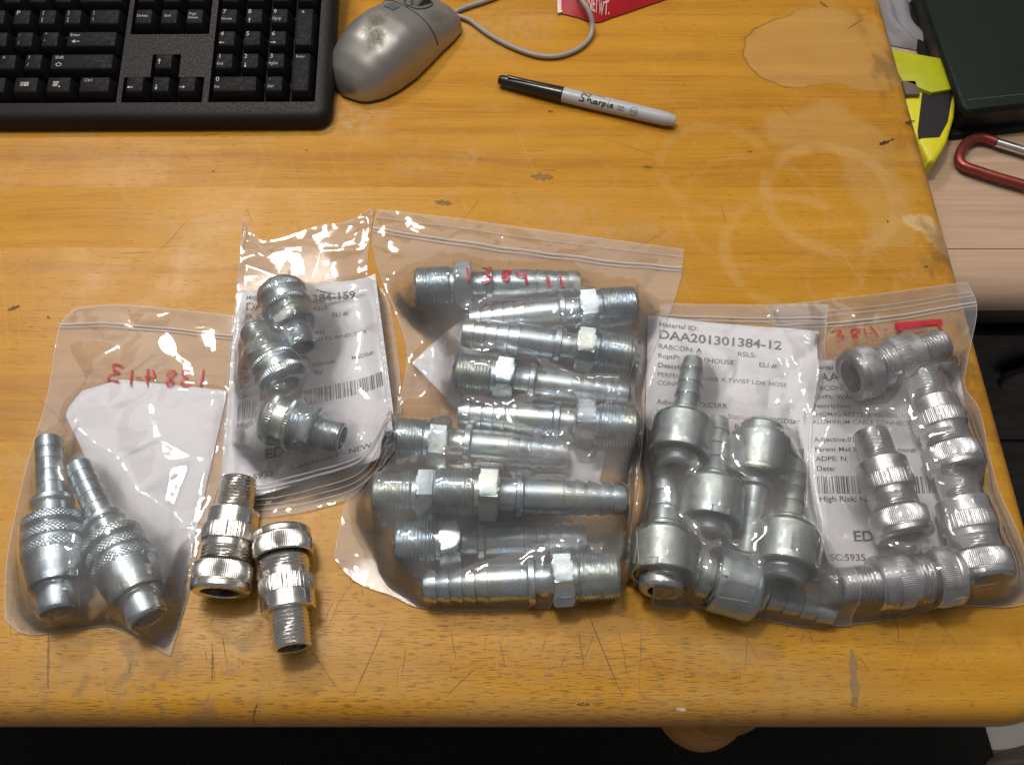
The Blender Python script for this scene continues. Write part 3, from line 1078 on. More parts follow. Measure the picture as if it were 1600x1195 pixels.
Lp = lambda a, b: [(a, .0012, .0042, .0042), (b, .0012, .0102, .0042)]
for r, items in ((4, ((1, [('9', 0, .0042, S1)]), (1, [(')', 0, .0042, .0042), ('0', 0, .0102, .0042)]), (1, Lp('_', '-')), (1, Lp('+', '=')), (2, [('Backspace', 0, .004, S2)]))),
                 (3, ((1, [('O', .0004, .0045, .0054)]), (1, [('P', .0008, .0045, .0054)]), (1, Lp('{', '[')), (1, Lp('}', ']')), (1.5, Lp('|', '\\')))),
                 (2, ((1, [('L', .0006, .0045, .0054)]), (1, Lp(':', ';')), (1, Lp('"', "'")), (2.25, [('Enter', .001, .0040, .0034)]))),
                 (1, ((1, Lp('<', ',')), (1, Lp('>', '.')), (1, Lp('?', '/')), (2.75, [('Shift', .002, .0040, .0036)]))),
                 (0, ((6, []), (1.25, []), (1.25, []), (1.25, []), (1.5, [('Ctrl', .002, .0040, .0036)])))):
    ks = list(mrow(r, items))
    if r == 2:
        arrow(ks[0], 'left', .006, -.0115, -.0008)
    if r == 1:
        vs = [(-.0016, -.0012, 0), (-.0016, .0002, 0), (-.0028, .0002, 0), (0, .0024, 0), (.0028, .0002, 0), (.0016, .0002, 0), (.0016, -.0012, 0)]
        vi = [(x * .72, y * .72 + .00005, z) for x, y, z in vs]
        vv = [(x - .0165, y - .0014, .01315) for x, y, z in vs + vi]
        obj('legend', mesh('legend', vv, [(i, (i + 1) % 7, 7 + (i + 1) % 7, 7 + i) for i in range(7)]), ks[0], M['legend'])
    if r == 0:
        mbk = MB()                       # menu symbol: small list with a pointer
        for j in range(4):
            mbk.quad((-.004, .004 - j * .0011, .01315), (.0002 - .0003 * j, .004 - j * .0011, .01315), (.0002 - .0003 * j, .0033 - j * .0011, .01315), (-.004, .0033 - j * .0011, .01315))
        mbk.add([(.0002, .0006, .01315), (.0018, -.0002, .01315), (.0008, -.0012, .01315)], [(0, 1, 2)])
        obj('legend', mbk.build('legend'), ks[1], M['legend'])
        mbk = MB()                       # four-pane flag with fading bars
        for a in range(2):
            for b in range(2):
                mbk.quad((-.0012 + a * .0018, .0036 - b * .0018, .01315), (.0003 + a * .0018, .0036 - b * .0018, .01315), (.0003 + a * .0018, .0021 - b * .0018, .01315), (-.0012 + a * .0018, .0021 - b * .0018, .01315))
        for j in range(5):
            mbk.quad((-.0042 + (j % 2) * .0006, .0036 - j * .0007, .01315), (-.0015, .0036 - j * .0007, .01315), (-.0015, .0032 - j * .0007, .01315), (-.0042 + (j % 2) * .0006, .0032 - j * .0007, .01315))
        obj('legend', mbk.build('legend'), ks[2], M['legend'])

# ------------------------------------------------------------------ mouse
ms = thing('computer_mouse', 'silver computer mouse with worn patches beside the keyboard', 'mouse')
ma_, mb2 = P(533, 138, .010), P(718, -22, .012)
ang = math.atan2(mb2.y - ma_.y, mb2.x - ma_.x)
ms.location = (ma_.x, ma_.y, 0)
ms.rotation_euler = (0, 0, ang)
ML = 0.118


def mouse_w(s):
    return np.interp(s, [0, .02, .06, .14, .25, .4, .55, .7, .82, .92, .97, 1], [0.0006, .013, .020, .0265, .0305, .0325, .0315, .0300, .0295, .0275, .0225, .012])


def mouse_h(s):
    return np.interp(s, [0, .02, .06, .14, .25, .38, .5, .65, .8, .92, .97, 1], [.0045, .012, .0195, .0275, .0345, .0375, .037, .0325, .026, .0190, .015, .010])


def mouse_pt(s, a, off=0.0):
    w, h = mouse_w(s) + off, mouse_h(s) + off
    return (s * ML, w * np.sign(np.cos(a)) * np.abs(np.cos(a)) ** 0.72, .003 + (h - .003) * np.abs(np.sin(a)) ** 0.85)


sv = np.concatenate([np.linspace(0, .1, 12), np.linspace(.1, .9, 40)[1:], np.linspace(.9, 1, 12)[1:]])


def smooth1(f):
    k = np.linspace(0, 1, 401)
    y = f(k)
    for _ in range(30):
        y[1:-1] = (y[:-2] + y[1:-1] * 2 + y[2:]) / 4
    return lambda s: np.interp(s, k, y)


mouse_w, mouse_h = smooth1(mouse_w), smooth1(mouse_h)
av = np.linspace(0, math.pi, 48)
V = np.array([[mouse_pt(s, a) for a in av] for s in sv])
obj('shell', grid_mesh('shell', V[:, ::-1], 60), ms, M['mouse'])
bz = [(s * ML, sg * (mouse_w(s) * .985 + .0002), z) for s, sg, z in []]
base_pts = [(s * ML, float(mouse_w(s)) * .97) for s in sv]
poly = base_pts + [(x, -y) for x, y in base_pts[::-1]]
obj('base', extrude_poly('base', poly, .0004, .0045), ms, M['mouse_dark'])
seam = [mouse_pt(.655, a, .0001) for a in np.linspace(.25, math.pi - .25, 30)]
obj('button_seam', tube('button_seam', seam, .0005, 6), ms, M['mouse_dark'])
obj('button_seam', tube('button_seam', [mouse_pt(s, math.pi / 2, .0001) for s in np.linspace(.655, .97, 20)], .0005, 6), ms, M['mouse_dark'])
obj('side_seam', tube('side_seam', [mouse_pt(s, .33, .0001) for s in np.linspace(.2, .96, 40)], .0005, 6), ms, M['mouse_dark'])
whl = ring_mesh('scroll_wheel', [(-.0045, .009), (-.004, .0105), (-.002, .0115), (.002, .0115), (.004, .0105), (.0045, .009)], 36)
wo = obj('scroll_wheel', whl, ms, M['mouse_dark'])
wp = mouse_pt(.775, math.pi / 2)
wo.location = (wp[0], 0, wp[2] - .0072)
wo.rotation_euler = (R(90), 0, 0)
slot = [mouse_pt(s, math.pi / 2 + q * .19, .0002) for s, q in [(.68 + .19 * (0.5 - .5 * math.cos(t_)), math.sin(t_)) for t_ in np.linspace(0, 2 * math.pi, 30)[:-1]]]
obj('wheel_slot', tube('wheel_slot', slot, .0006, 6, 0, True), ms, M['mouse_dark'])
# logo: dark square with slanted letters and a tail notch
LB, LW = MB(), MB()


def on_mouse(x, y, off):
    s = x / ML
    w, h = float(mouse_w(s)), float(mouse_h(s))
    c = np.clip(abs(y) / w, 0, 1) ** (1 / .72)
    a = math.acos(c)
    return (x, y, .003 + (h - .003) * math.sin(a) ** .85 + off)


lcx, lcy = 0.0700, 0.0075
for i in range(6):
    for j in range(6):
        q = []
        for (di, dj) in ((0, 0), (1, 0), (1, 1), (0, 1)):
            q.append(on_mouse(lcx + ((i + di) / 6 - .5) * .0082, lcy + ((j + dj) / 6 - .5) * .0098, .0006))
        LB.quad(*q)
obj('logo_badge', LB.build('logo_badge'), ms, simple('slate_badge', (0.10, 0.115, 0.135), 0.4))
vs, fs = text_arrays('hp', 0.0, 'CENTER', 0.25)
LW.add([on_mouse(lcx - .0014 + v_[1] * .0082, lcy - v_[0] * .0082, .0008) for v_ in vs], fs)
obj('logo_letters', LW.build('logo_letters'), ms, M['mouse'])
# cable: leaves the nose, loops beyond the frame, tucks by the mouse and swings round to the packet
Mi = ms.matrix_basis.inverted() if False else None
cp = [(718, -24, .012), (745, -52, .006), (790, -50, .0025), (800, -16, .0025), (765, 0, .0025), (735, 9, .0025), (714, 17, .0025), (706, 24, .0025), (722, 27, .0025), (735, 32, .0025), (760, 52, .0025), (795, 72, .0025), (835, 87, .0025),
      (868, 90, .0025), (900, 80, .0025), (921, 63, .0028), (927, 42, .006), (922, 20, .014), (909, 0, .018), (895, -22, .018), (870, -60, .0025), (840, -110, .0025)]
rot = Matrix.Rotation(-ang, 4, 'Z')
cl = [rot @ (P(*q) - Vector(ms.location)) for q in cp]
obj('cable', tube('cable', cl, .0020, 10, 3), ms, M['cable'])

# ------------------------------------------------------------------ marker pen
sa, sb = P(779, 125, .0056), P(1055, 190, .0056)
mk = thing('marker_pen', 'grey marker pen with black cap lying on the bare table', 'marker')
mk.location = (sa.x, sa.y, .0058)
mk.rotation_euler = (0, 0, math.atan2(sb.y - sa.y, sb.x - sa.x))
LM = (sb - sa).length


def lathe_x(name, prof_, n=40, smooth=35):
    vs, fs = [], []
    for (x, r) in prof_:
        for k in range(n):
            a = 2 * math.pi * k / n
            vs.append((x, r * math.cos(a), r * math.sin(a)))
    for i in range(len(prof_) - 1):
        for k in range(n):
            fs.append((i * n + k, i * n + (k + 1) % n, (i + 1) * n + (k + 1) % n, (i + 1) * n + k))
    fs.append(tuple(range(n)))
    fs.append(tuple(range((len(prof_) - 1) * n, len(prof_) * n))[::-1])
    return mesh(name, vs, fs, smooth)


capL = LM * .37
obj('cap', lathe_x('cap', [(0.0, .0022), (.0006, .0033), (.002, .0039), (.012, .0045), (.026, .0051), (capL - .0015, .00575), (capL - .0004, .0057), (capL, .0053)]), mk, M['cap'])
obj('cap_clip', rounded_box('cap_clip', .034, .0026, .0016, .0006, loc=(.024, 0, .0044)), mk, M['cap'])
obj('barrel', lathe_x('barrel', [(capL + .0001, .0050), (capL + .0003, .0055), (LM * .55, .0056), (LM * .9, .0053), (LM * .955, .0051), (LM * .965, .0045), (LM - .001, .0040), (LM, .0033)]), mk, M['barrel'])


def on_barrel(x, arc, off=.00012):
    r = float(np.interp(x, [capL, LM * .55, LM * .9, LM * .955], [.0055, .0056, .0053, .0051])) + off
    a = arc / r
    # arc measured from the side facing the camera, upwards
    return (x, -r * math.cos(a), r * math.sin(a))


pr = MB()
strokes = [[(0.9, .62), (.55, .85), (.15, .72), (.25, .45), (.62, .25), (.45, 0), (0, .05)], [(1.15, .95), (.95, 0), (1.1, .35), (1.35, .42), (1.4, .1), (1.6, .02)], [(2.05, .38), (1.75, .3), (1.72, .05), (1.95, .05), (2.1, .4), (2.1, .05), (2.25, .02)],
           [(2.4, .4), (2.38, 0), (2.45, .3), (2.68, .42)], [(2.85, .4), (2.75, -.35), (2.85, .3), (3.1, .42), (3.15, .15), (2.9, .02)], [(3.45, .4), (3.42, .05), (3.55, .02)],
           [(3.48, .62), (3.5, .66)], [(3.7, .2), (4.0, .28), (3.9, .42), (3.7, .25), (3.75, .03), (4.1, .08)]]
kx, ky, x0 = .0064, .0070, LM * .47
for s in strokes:
    pts = [Vector((a, b, 0)) for a, b in s]
    for _ in range(2):
        q = [pts[0]]
        for a, b in zip(pts[:-1], pts[1:]):
            q += [a * .75 + b * .25, a * .25 + b * .75]
        pts = q + [pts[-1]]
    for a, b in zip(pts[:-1], pts[1:]):
        d = (b - a)
        if d.length < 1e-6:
            continue
        nn = Vector((-d.y, d.x, 0)).normalized() * .075
        d = d.normalized() * .03
        q = [a - d + nn, b + d + nn, b + d - nn, a - d - nn]
        pr.quad(*[on_barrel(x0 + v_.x * kx, .0030 + v_.y * ky) for v_ in q])
for (s, xx, arc, size) in (('FINE', LM * .685, .0046, .0023), ('POINT', LM * .685, .0026, .0019), ('PERMANENT MARKER', LM * .47, .0100, .0019), ('XSG', LM * .757, .0034, .0024)):
    vs, fs = text_arrays(s, .01)
    pr.add([on_barrel(xx + v_[0] * size, arc + v_[1] * size) for v_ in vs], fs)
for k in range(20):
    a0, a1 = 2 * math.pi * k / 20, 2 * math.pi * (k + 1) / 20
    cxm, cym = LM * .757 + .0022, .0042
    pr.quad(*[on_barrel(cxm + r_ * math.cos(a_), cym + r_ * math.sin(a_)) for r_, a_ in ((.0030, a0), (.0030, a1), (.0026, a1), (.0026, a0))])
obj('printed_lettering', pr.build('printed_lettering'), mk, M['black_ink'])

# ------------------------------------------------------------------ red packet
pk = thing('foil_packet', 'red foil snack packet with white lettering at the top of the table', 'packet', P(960, -20, 0))
low = [(877, 20), (890, 23), (905, 27), (922, 33), (932, 34), (940, 33), (955, 27), (980, 19), (1005, 10), (1040, -2), (1090, -18), (1140, -34)]
n = len(low)
rows = []
for j, t_ in enumerate(np.linspace(0, 1, 14)):
    row = []
    for i, (x, y) in enumerate(low):
        p = P(x, y, .002)
        q = P(877 + (x - 877) * 1.05, -150 - (x - 877) * .1, .004)
        xx = p.lerp(q, t_)
        bulge = .020 * min(1, (t_ * 5)) ** .6 * math.sin(math.pi * (0.06 + .9 * (i + .0) / (n - 1))) ** .6
        bulge *= 1 + .12 * math.sin(i * 2.1 + j * .7)
        row.append((xx.x - pk.location.x, xx.y - pk.location.y, .0012 + bulge))
    rows.append(row)
obj('pouch', grid_mesh('pouch', np.array(rows), 180), pk, M['red'])
seal = [P(870, -160, .0015), P(879, -160, .0015), P(879, 20, .0015), P(871, 22, .0015)]
obj('end_seal', extrude_poly('end_seal', [(p.x - pk.location.x, p.y - pk.location.y) for p in seal], .001, .0024), pk, M['white_print'])
V_pk = np.array(rows)


def on_packet(i, t_):
    i = min(max(i, 0), n - 1.001)
    j = min(max(t_ * 13, 0), 12.999)
    a, b = int(j), int(i)
    fj, fi = j - a, i - b
    p = V_pk[a, b] * (1 - fj) * (1 - fi) + V_pk[a + 1, b] * fj * (1 - fi) + V_pk[a, b + 1] * (1 - fj) * fi + V_pk[a + 1, b + 1] * fj * fi
    return (p[0], p[1], p[2] + .0006)


tx = MB()
for s, i0, t0, size in (('NET WT.', 2.6, .045, .80), ('10 oz', 6.0, .075, .65)):
    vs, fs = text_arrays(s, .01)
    tx.add([on_packet(i0 + v_[0] * size, t0 + v_[1] * .075 - .008 * v_[0]) for v_ in vs], fs)
obj('printed_lettering', tx.build('printed_lettering'), pk, M['white_print'])

# ------------------------------------------------------------------ fittings: turned parts
TAU = 2 * math.pi


def tri(x):
    return 2 * np.abs(x - np.floor(x + 0.5))


def part_mesh(name, secs, n=96):
    """secs: list of (kind, x0, r0, x1, r1, *params); radii and positions in mm along local +X"""
    th = TAU * np.arange(n) / n
    rowsX, rowsR = [], []
    for s in secs:
        kind, x0, r0, x1, r1 = s[:5]
        if kind == 'p':
            xs = np.array([x0, x1])
            Rr = np.repeat(np.array([[r0], [r1]]), n, 1)
        elif kind == 't':                      # screw thread: pitch, depth
            pitch, dep = s[5], s[6]
            xs = np.linspace(x0, x1, max(8, int(abs(x1 - x0) / pitch * 6)))
            base = np.interp(xs, [x0, x1], [r0, r1])[:, None]
            ph = xs[:, None] / pitch - th[None] / TAU
            Rr = base - dep * (1 - tri(ph))
        elif kind == 'k':                      # straight knurl: teeth, depth
            teeth, dep = s[5], s[6]
            xs = np.linspace(x0, x1, 4)
            base = np.interp(xs, [x0, x1], [r0, r1])[:, None]
            e = np.array([1, 0, 0, 1])[:, None]
            Rr = base - dep * np.maximum(1 - tri(th[None] * teeth / TAU), e)
        elif kind == 'd':                      # diamond knurl
            teeth, dep, ln = s[5], s[6], s[7]
            xs = np.linspace(x0, x1, int((x1 - x0) / .35))
            base = np.interp(xs, [x0, x1], [r0, r1])[:, None]
            a = tri(th[None] * teeth / TAU + (xs[:, None] - x0) / ln)
            b = tri(th[None] * teeth / TAU - (xs[:, None] - x0) / ln)
            Rr = base - dep * (1 - np.minimum(a, b))
        elif kind == 'h':                      # hexagon, r0 = apothem, with chamfered corners
            xs = np.linspace(x0, x1, 13)
            w = np.mod(th + math.pi / 6, math.pi / 3) - math.pi / 6
            hexr = r0 / np.cos(w)
            dd = np.minimum(xs - x0, x1 - xs)
            lim = r0 * 1.02 + np.minimum(dd * 1.8, r0 * .2)
            Rr = np.minimum(hexr[None], lim[:, None])
        elif kind == 'n':                      # rim with notches: count, depth along x
            cnt, dep = s[5], s[6]
            xs = np.array([x0, x1])
            Rr = np.repeat(np.array([[r0], [r1]]), n, 1)
        rowsX.append(np.repeat(xs[:, None], n, 1))
        rowsR.append(Rr)
        if kind == 'n':
            m_ = (np.mod(th * s[5] / TAU, 1.0) < 0.16)
            rowsX[-1][1, m_] -= s[6]
    X = np.concatenate(rowsX) * 1e-3
    Rr = np.concatenate(rowsR) * 1e-3
    V = np.stack([X, Rr * np.cos(th)[None], Rr * np.sin(th)[None]], -1)
    me = grid_mesh(name, V[:, ::-1], 32, close_u=True)
    return me


def env(secs_all):
    """largest radius along x for resting and draping, mm"""
    xs = np.arange(0, 121, 0.5)
    r = np.zeros_like(xs)
    for secs in secs_all:
        for s in secs:
            a, b = sorted((s[1], s[3]))
            k = 1.12 if s[0] == 'h' else 1.0
            mk_ = (xs >= a - .25) & (xs <= b + .25)
            r[mk_] = np.maximum(r[mk_], np.interp(xs[mk_], [a, b + 1e-6], [s[2] * k, s[4] * k] if s[1] <= s[3] else [s[4], s[2]]))
    return xs * 1e-3, r * 1e-3


def p(x0, r0, x1, r1):
    return ('p', x0, r0, x1, r1)


def barbs(x0, x1, n_, r0, r1, step, tip_bore, inward=False):
    out = []
    L = (x1 - x0) / n_
    for k in range(n_):
        ra = r0 + (r1 - r0) * k / n_
        out += [p(x0 + k * L, ra - step, x0 + k * L + .25, ra), p(x0 + k * L + .5, ra, x0 + (k + 1) * L - .05, ra - step)]
    out += [p(x1, r1 - step - .1, x1 + .3, r1 - step - .6), p(x1 + .3, tip_bore + .3, x1, tip_bore), p(x1, tip_bore, x1 - 12, tip_bore), p(x1 - 12, .05, x1 - 12, .01)]
    return out


def flip(secs, L):
    out = []
    for s in secs[::-1]:
        out.append((s[0], L - s[3], s[4], L - s[1], s[2]) + tuple(s[5:]))
    return out


FIT = {}
# hose barb with male pipe thread, 107 mm, thread end first
FIT['hose_barb'] = dict(L=107, parts=[
    ('threaded_end', [p(14, .01, 14, 9.3), p(14, 9.3, .3, 9.3), p(0, 9.6, 0, 11.2), p(0, 11.2, 1.3, 12.7), ('t', 1.3, 12.9, 22.5, 13.7, 2.0, 1.05), p(22.8, 12.3, 25, 12.3)]),
    ('hex_nut', [p(25, 11, 25, 13.4), ('h', 25, 14.2, 36.5, 14.2), p(36.5, 13.4, 36.5, 9)]),
    ('collar', [p(36.5, 9.8, 37.5, 9.3), p(37.5, 9.3, 45.6, 9.3), p(45.7, 11.6, 46.2, 12.4), p(46.2, 12.4, 49.3, 12.4), p(49.8, 11.9, 50, 9.6)]),
    ('barbed_tail', [p(50, 10.1, 50.5, 10.3), p(50.5, 10.3, 71.5, 10.2)] + barbs(71.5, 106.7, 5, 10.5, 8.9, 1.35, 6.0))])
# cable gland connector, 66 mm, thread end first
FIT['cable_connector'] = dict(L=66, parts=[
    ('threaded_end', [p(16, .01, 16, 7.6), p(16, 7.6, .2, 7.6), p(0, 7.8, 0, 9.4), p(0, 9.4, .8, 10.1), ('t', .8, 10.3, 18.6, 10.7, 2.0, 1.05), p(18.8, 9.6, 19.6, 9.6)]),
    ('body', [p(19.6, 9, 19.6, 13.8), p(19.6, 13.8, 20.4, 14.5), p(20.4, 14.5, 28.6, 14.5), p(28.8, 14.2, 29, 14.2), ('k', 29, 15.2, 37.6, 15.2, 90, .36), p(37.9, 14.4, 38.3, 13.0), p(38.3, 13.0, 41.6, 13.0), ('t', 41.6, 13.7, 49.6, 13.7, 2.0, 1.0), p(49.8, 12.8, 51, 12.8)]),
    ('o_ring', [p(48.6, 12.6, 48.8, 13.6), p(48.8, 13.6, 49.6, 14.0), p(49.6, 14.0, 50.3, 13.6), p(50.3, 13.6, 50.5, 12.6)]),
    ('gland_nut', [p(50.5, 12, 50.5, 15.6), p(50.5, 15.6, 51.2, 16.3), ('k', 51.2, 16.5, 60.6, 16.5, 100, .36), p(60.9, 15.9, 61.2, 15.9), p(61.2, 15.9, 62.0, 16.2), p(62.0, 16.2, 64.4, 16.1), p(64.4, 16.1, 65.6, 15.2), p(66, 14.6, 66, 10.8), p(66, 10.8, 65.4, 10.1), p(65.4, 10.1, 56, 10.1)]),
    ('grommet', [p(60, 10.1, 60, 9.0), p(60, 9.0, 52, 8.0), p(52, 8, 52, .01)])])
FIT['cable_connector']['mats'] = {'o_ring': 'rubber', 'grommet': 'rubber'}
# cord connector, 49 mm, thread end first
FIT['cord_connector'] = dict(L=49, parts=[
    ('threaded_end', [p(12, .01, 12, 7.0), p(12, 7.0, .2, 7.0), p(0, 7.2, 0, 8.6), p(0, 8.6, .8, 9.2), ('t', .8, 9.3, 15.2, 9.7, 1.8, .95), p(15.4, 8.8, 15.8, 8.8)]),
    ('hex_body', [p(15.8, 8.5, 15.8, 12.4), ('h', 15.8, 12.9, 22.8, 12.9), p(22.8, 12.6, 23, 12.5), p(23, 13.0, 24, 13.4), ('t', 24, 13.9, 28.6, 13.9, 1.5, .6), p(28.8, 13.2, 29.6, 13.2)]),
    ('toothed_nut', [p(29.6, 12.6, 29.6, 15.2), ('k', 29.8, 16.2, 32.6, 16.2, 64, .75), p(32.7, 15.2, 33.1, 15.0), p(33.1, 15.0, 40.0, 15.0), p(40.2, 15.2, 40.4, 15.2), ('k', 40.4, 16.2, 44.2, 16.0, 64, .75), p(44.3, 15.4, 45.6, 15.0), p(45.6, 15.0, 47.2, 14.0), p(47.2, 14.0, 48.4, 12.4), p(48.9, 11.2, 49, 8.6), p(49, 8.6, 48.4, 8.0), p(48.4, 8, 40, 8.0)]),
    ('grommet', [p(44, 8.0, 44, 7.0), p(44, 7.0, 36, 6.5), p(36, 6.5, 36, .01)])])
FIT['cord_connector']['mats'] = {'grommet': 'rubber'}
# quick coupling: barbed tail, flange, knurled locking sleeve, spout; 110 mm, barb tip first
FIT['quick_coupling'] = dict(L=110, parts=[
    ('barbed_tail', flip(barbs(70, 110, 5, 8.4, 7.7, .6, 4.6), 110)),
    ('flange', [p(40, 7.7, 41, 7.7), p(41, 7.7, 41, 11), p(41, 11, 41.5, 11.8), p(41.5, 11.8, 44, 11.8), p(44, 11.8, 44.5, 11.2), p(44.5, 9.4, 53, 9.8), p(53, 11.4, 54.2, 11.4)]),
    ('locking_ring', [p(54.2, 10, 54.2, 15.6), p(54.2, 15.6, 54.8, 16.4), ('d', 54.8, 16.8, 59.0, 16.8, 44, .6, 2.1), p(59.1, 16.2, 59.5, 15.4), p(59.5, 12.8, 63, 12.8)]),
    ('sleeve', [p(63, 12.5, 63, 16.4), p(63, 16.4, 63.5, 17.0), ('d', 63.5, 17.5, 68.4, 17.5, 46, .6, 2.1), p(68.6, 16.8, 69, 15.3), p(69, 15.3, 71.4, 15.3), p(71.4, 15.3, 71.8, 16.9), ('d', 71.8, 17.5, 76.8, 17.5, 46, .6, 2.1), p(77, 16.8, 78, 16.6), p(78, 16.6, 85, 15.9), p(85, 15.9, 90.5, 14.6), ('n', 90.5, 14.6, 94.5, 14.2, 3, 5.0), p(94.5, 14.2, 94.2, 12.6), p(94.2, 12.6, 86, 12.4)]),
    ('spout', [p(84, 10, 84, 12.3), p(90, 12.3, 90.2, 10.6), p(90.2, 10.6, 108.6, 10.6), p(109.4, 10.2, 110, 9.4), p(110, 9.4, 110, 7.6), p(110, 7.6, 109.2, 7.0), p(109.2, 7, 96, 7.0), p(96, 7, 96, .01)])])
# twist lock coupling: slim barbed tail and a wide domed cup; 80 mm, barb tip first
FIT['twist_coupling'] = dict(L=78, parts=[
    ('barbed_tail', flip(barbs(40, 78, 4, 8.4, 6.8, 1.2, 3.6), 78)),
    ('flange', [p(38, 6.9, 39, 6.9), p(39, 6.9, 39, 9.6), p(39, 9.6, 39.5, 10.4), p(39.5, 10.4, 42, 10.4), p(42, 10.4, 42.4, 9.2), p(42.4, 9.2, 43.4, 9.2)]),
    ('cup', [p(43.4, 8, 43.4, 13.6), p(43.4, 13.6, 43.9, 15.6), p(43.9, 15.6, 44.7, 16.8), p(44.7, 16.8, 45.8, 17.5), p(45.8, 17.5, 47.0, 17.8), p(47.0, 17.9, 65.5, 17.9), ('n', 65.5, 17.9, 69.0, 17.6, 2, 6.0), p(69.2, 17.2, 69.2, 15.6), p(69.2, 15.6, 60, 15.2), p(60, 15.2, 60, 8)]),
    ('spout', [p(60, 8, 60.2, 9.4), p(60.2, 9.4, 70.2, 9.4), p(70.4, 11.6, 70.9, 12.4), p(70.9, 12.4, 76.4, 12.4), p(77.2, 11.8, 78, 10.8), p(78, 10.8, 78, 7.6), p(78, 7.6, 66, 7.0), p(66, 7.0, 66, .01)])])
FIT['twist_coupling']['mats'] = {}
for k, d in FIT.items():
    d['mesh'] = [(nm, part_mesh(nm, secs, (400 if nm in ('body', 'gland_nut') else 260) if k in ('cable_connector', 'cord_connector', 'quick_coupling') else 96)) for nm, secs in d['parts']]
    d['env'] = env([s for _, s in d['parts']])

# draping raster -------------------------------------------------------------------
GX0, GX1, GY0, GY1, GS = -0.34, 0.36, -0.03, 0.40, 0.001
gxs = np.arange(GX0, GX1, GS)
gys = np.arange(GY0, GY1, GS)
GXX, GYY = np.meshgrid(gxs, gys)
HF = np.zeros_like(GXX)                 # table top
HF[(GXX > XR - .002) | (GYY < YF + .002)] = -0.012


def sample(Hh, x, y):
    fx = np.clip((np.asarray(x) - GX0) / GS, 0, Hh.shape[1] - 1.001)
    fy = np.clip((np.asarray(y) - GY0) / GS, 0, Hh.shape[0] - 1.001)
    i, j = fx.astype(int), fy.astype(int)
    a, b = fx - i, fy - j
    return Hh[j, i] * (1 - a) * (1 - b) + Hh[j, i + 1] * a * (1 - b) + Hh[j + 1, i] * (1 - a) * b + Hh[j + 1, i + 1] * a * b


def rasterise_axis(Hh, A, B, ev, L):
    d = B - A
    l2 = d.x ** 2 + d.y ** 2
    t_ = ((GXX - A.x) * d.x + (GYY - A.y) * d.y) / l2
    s = np.abs((GXX - A.x) * d.y - (GYY - A.y) * d.x) / math.sqrt(l2)
    ok = (t_ > -0.01) & (t_ < 1.01) & (s < .022)
    r = np.interp(np.clip(t_[ok], 0, 1) * L, *ev)
    q = r ** 2 - s[ok] ** 2
    z = np.where(q > 0, A.z + d.z * np.clip(t_[ok], 0, 1) + np.sqrt(np.maximum(q, 0)), -1)
    Hh[ok] = np.maximum(Hh[ok], z)


def fitting(kind, a, b, za, zb, label, mkey, cat, group, roll=0.0, name=None):
    """a, b: photo pixels of first and second end of the axis; za, zb: heights of the axis there"""
    d = FIT[kind]
    L = d['L'] * 1e-3
    A, B = P(a[0], a[1], za), P(b[0], b[1], zb)
    mid = (A + B) / 2
    dirv = (B - A).normalized()
    A, B = mid - dirv * L / 2, mid + dirv * L / 2
    xax = dirv
    zax = (Vector((0, 0, 1)) - xax * xax.z).normalized()
    yax = zax.cross(xax)
    base = Vector((mid.x, mid.y, min(za, zb)))
    t_ = thing(name or kind, label, cat, (0, 0, 0), group)
    mw = Matrix((xax, yax, zax)).transposed().to_4x4()
    mw = Matrix.Translation(A) @ mw @ Matrix.Rotation(roll, 4, 'X')
    t_.matrix_world = mw
    for nm, me in d['mesh']:
        obj(nm, me, t_, M[d.get('mats', {}).get(nm, mkey)])
    return A, B, d['env'], L


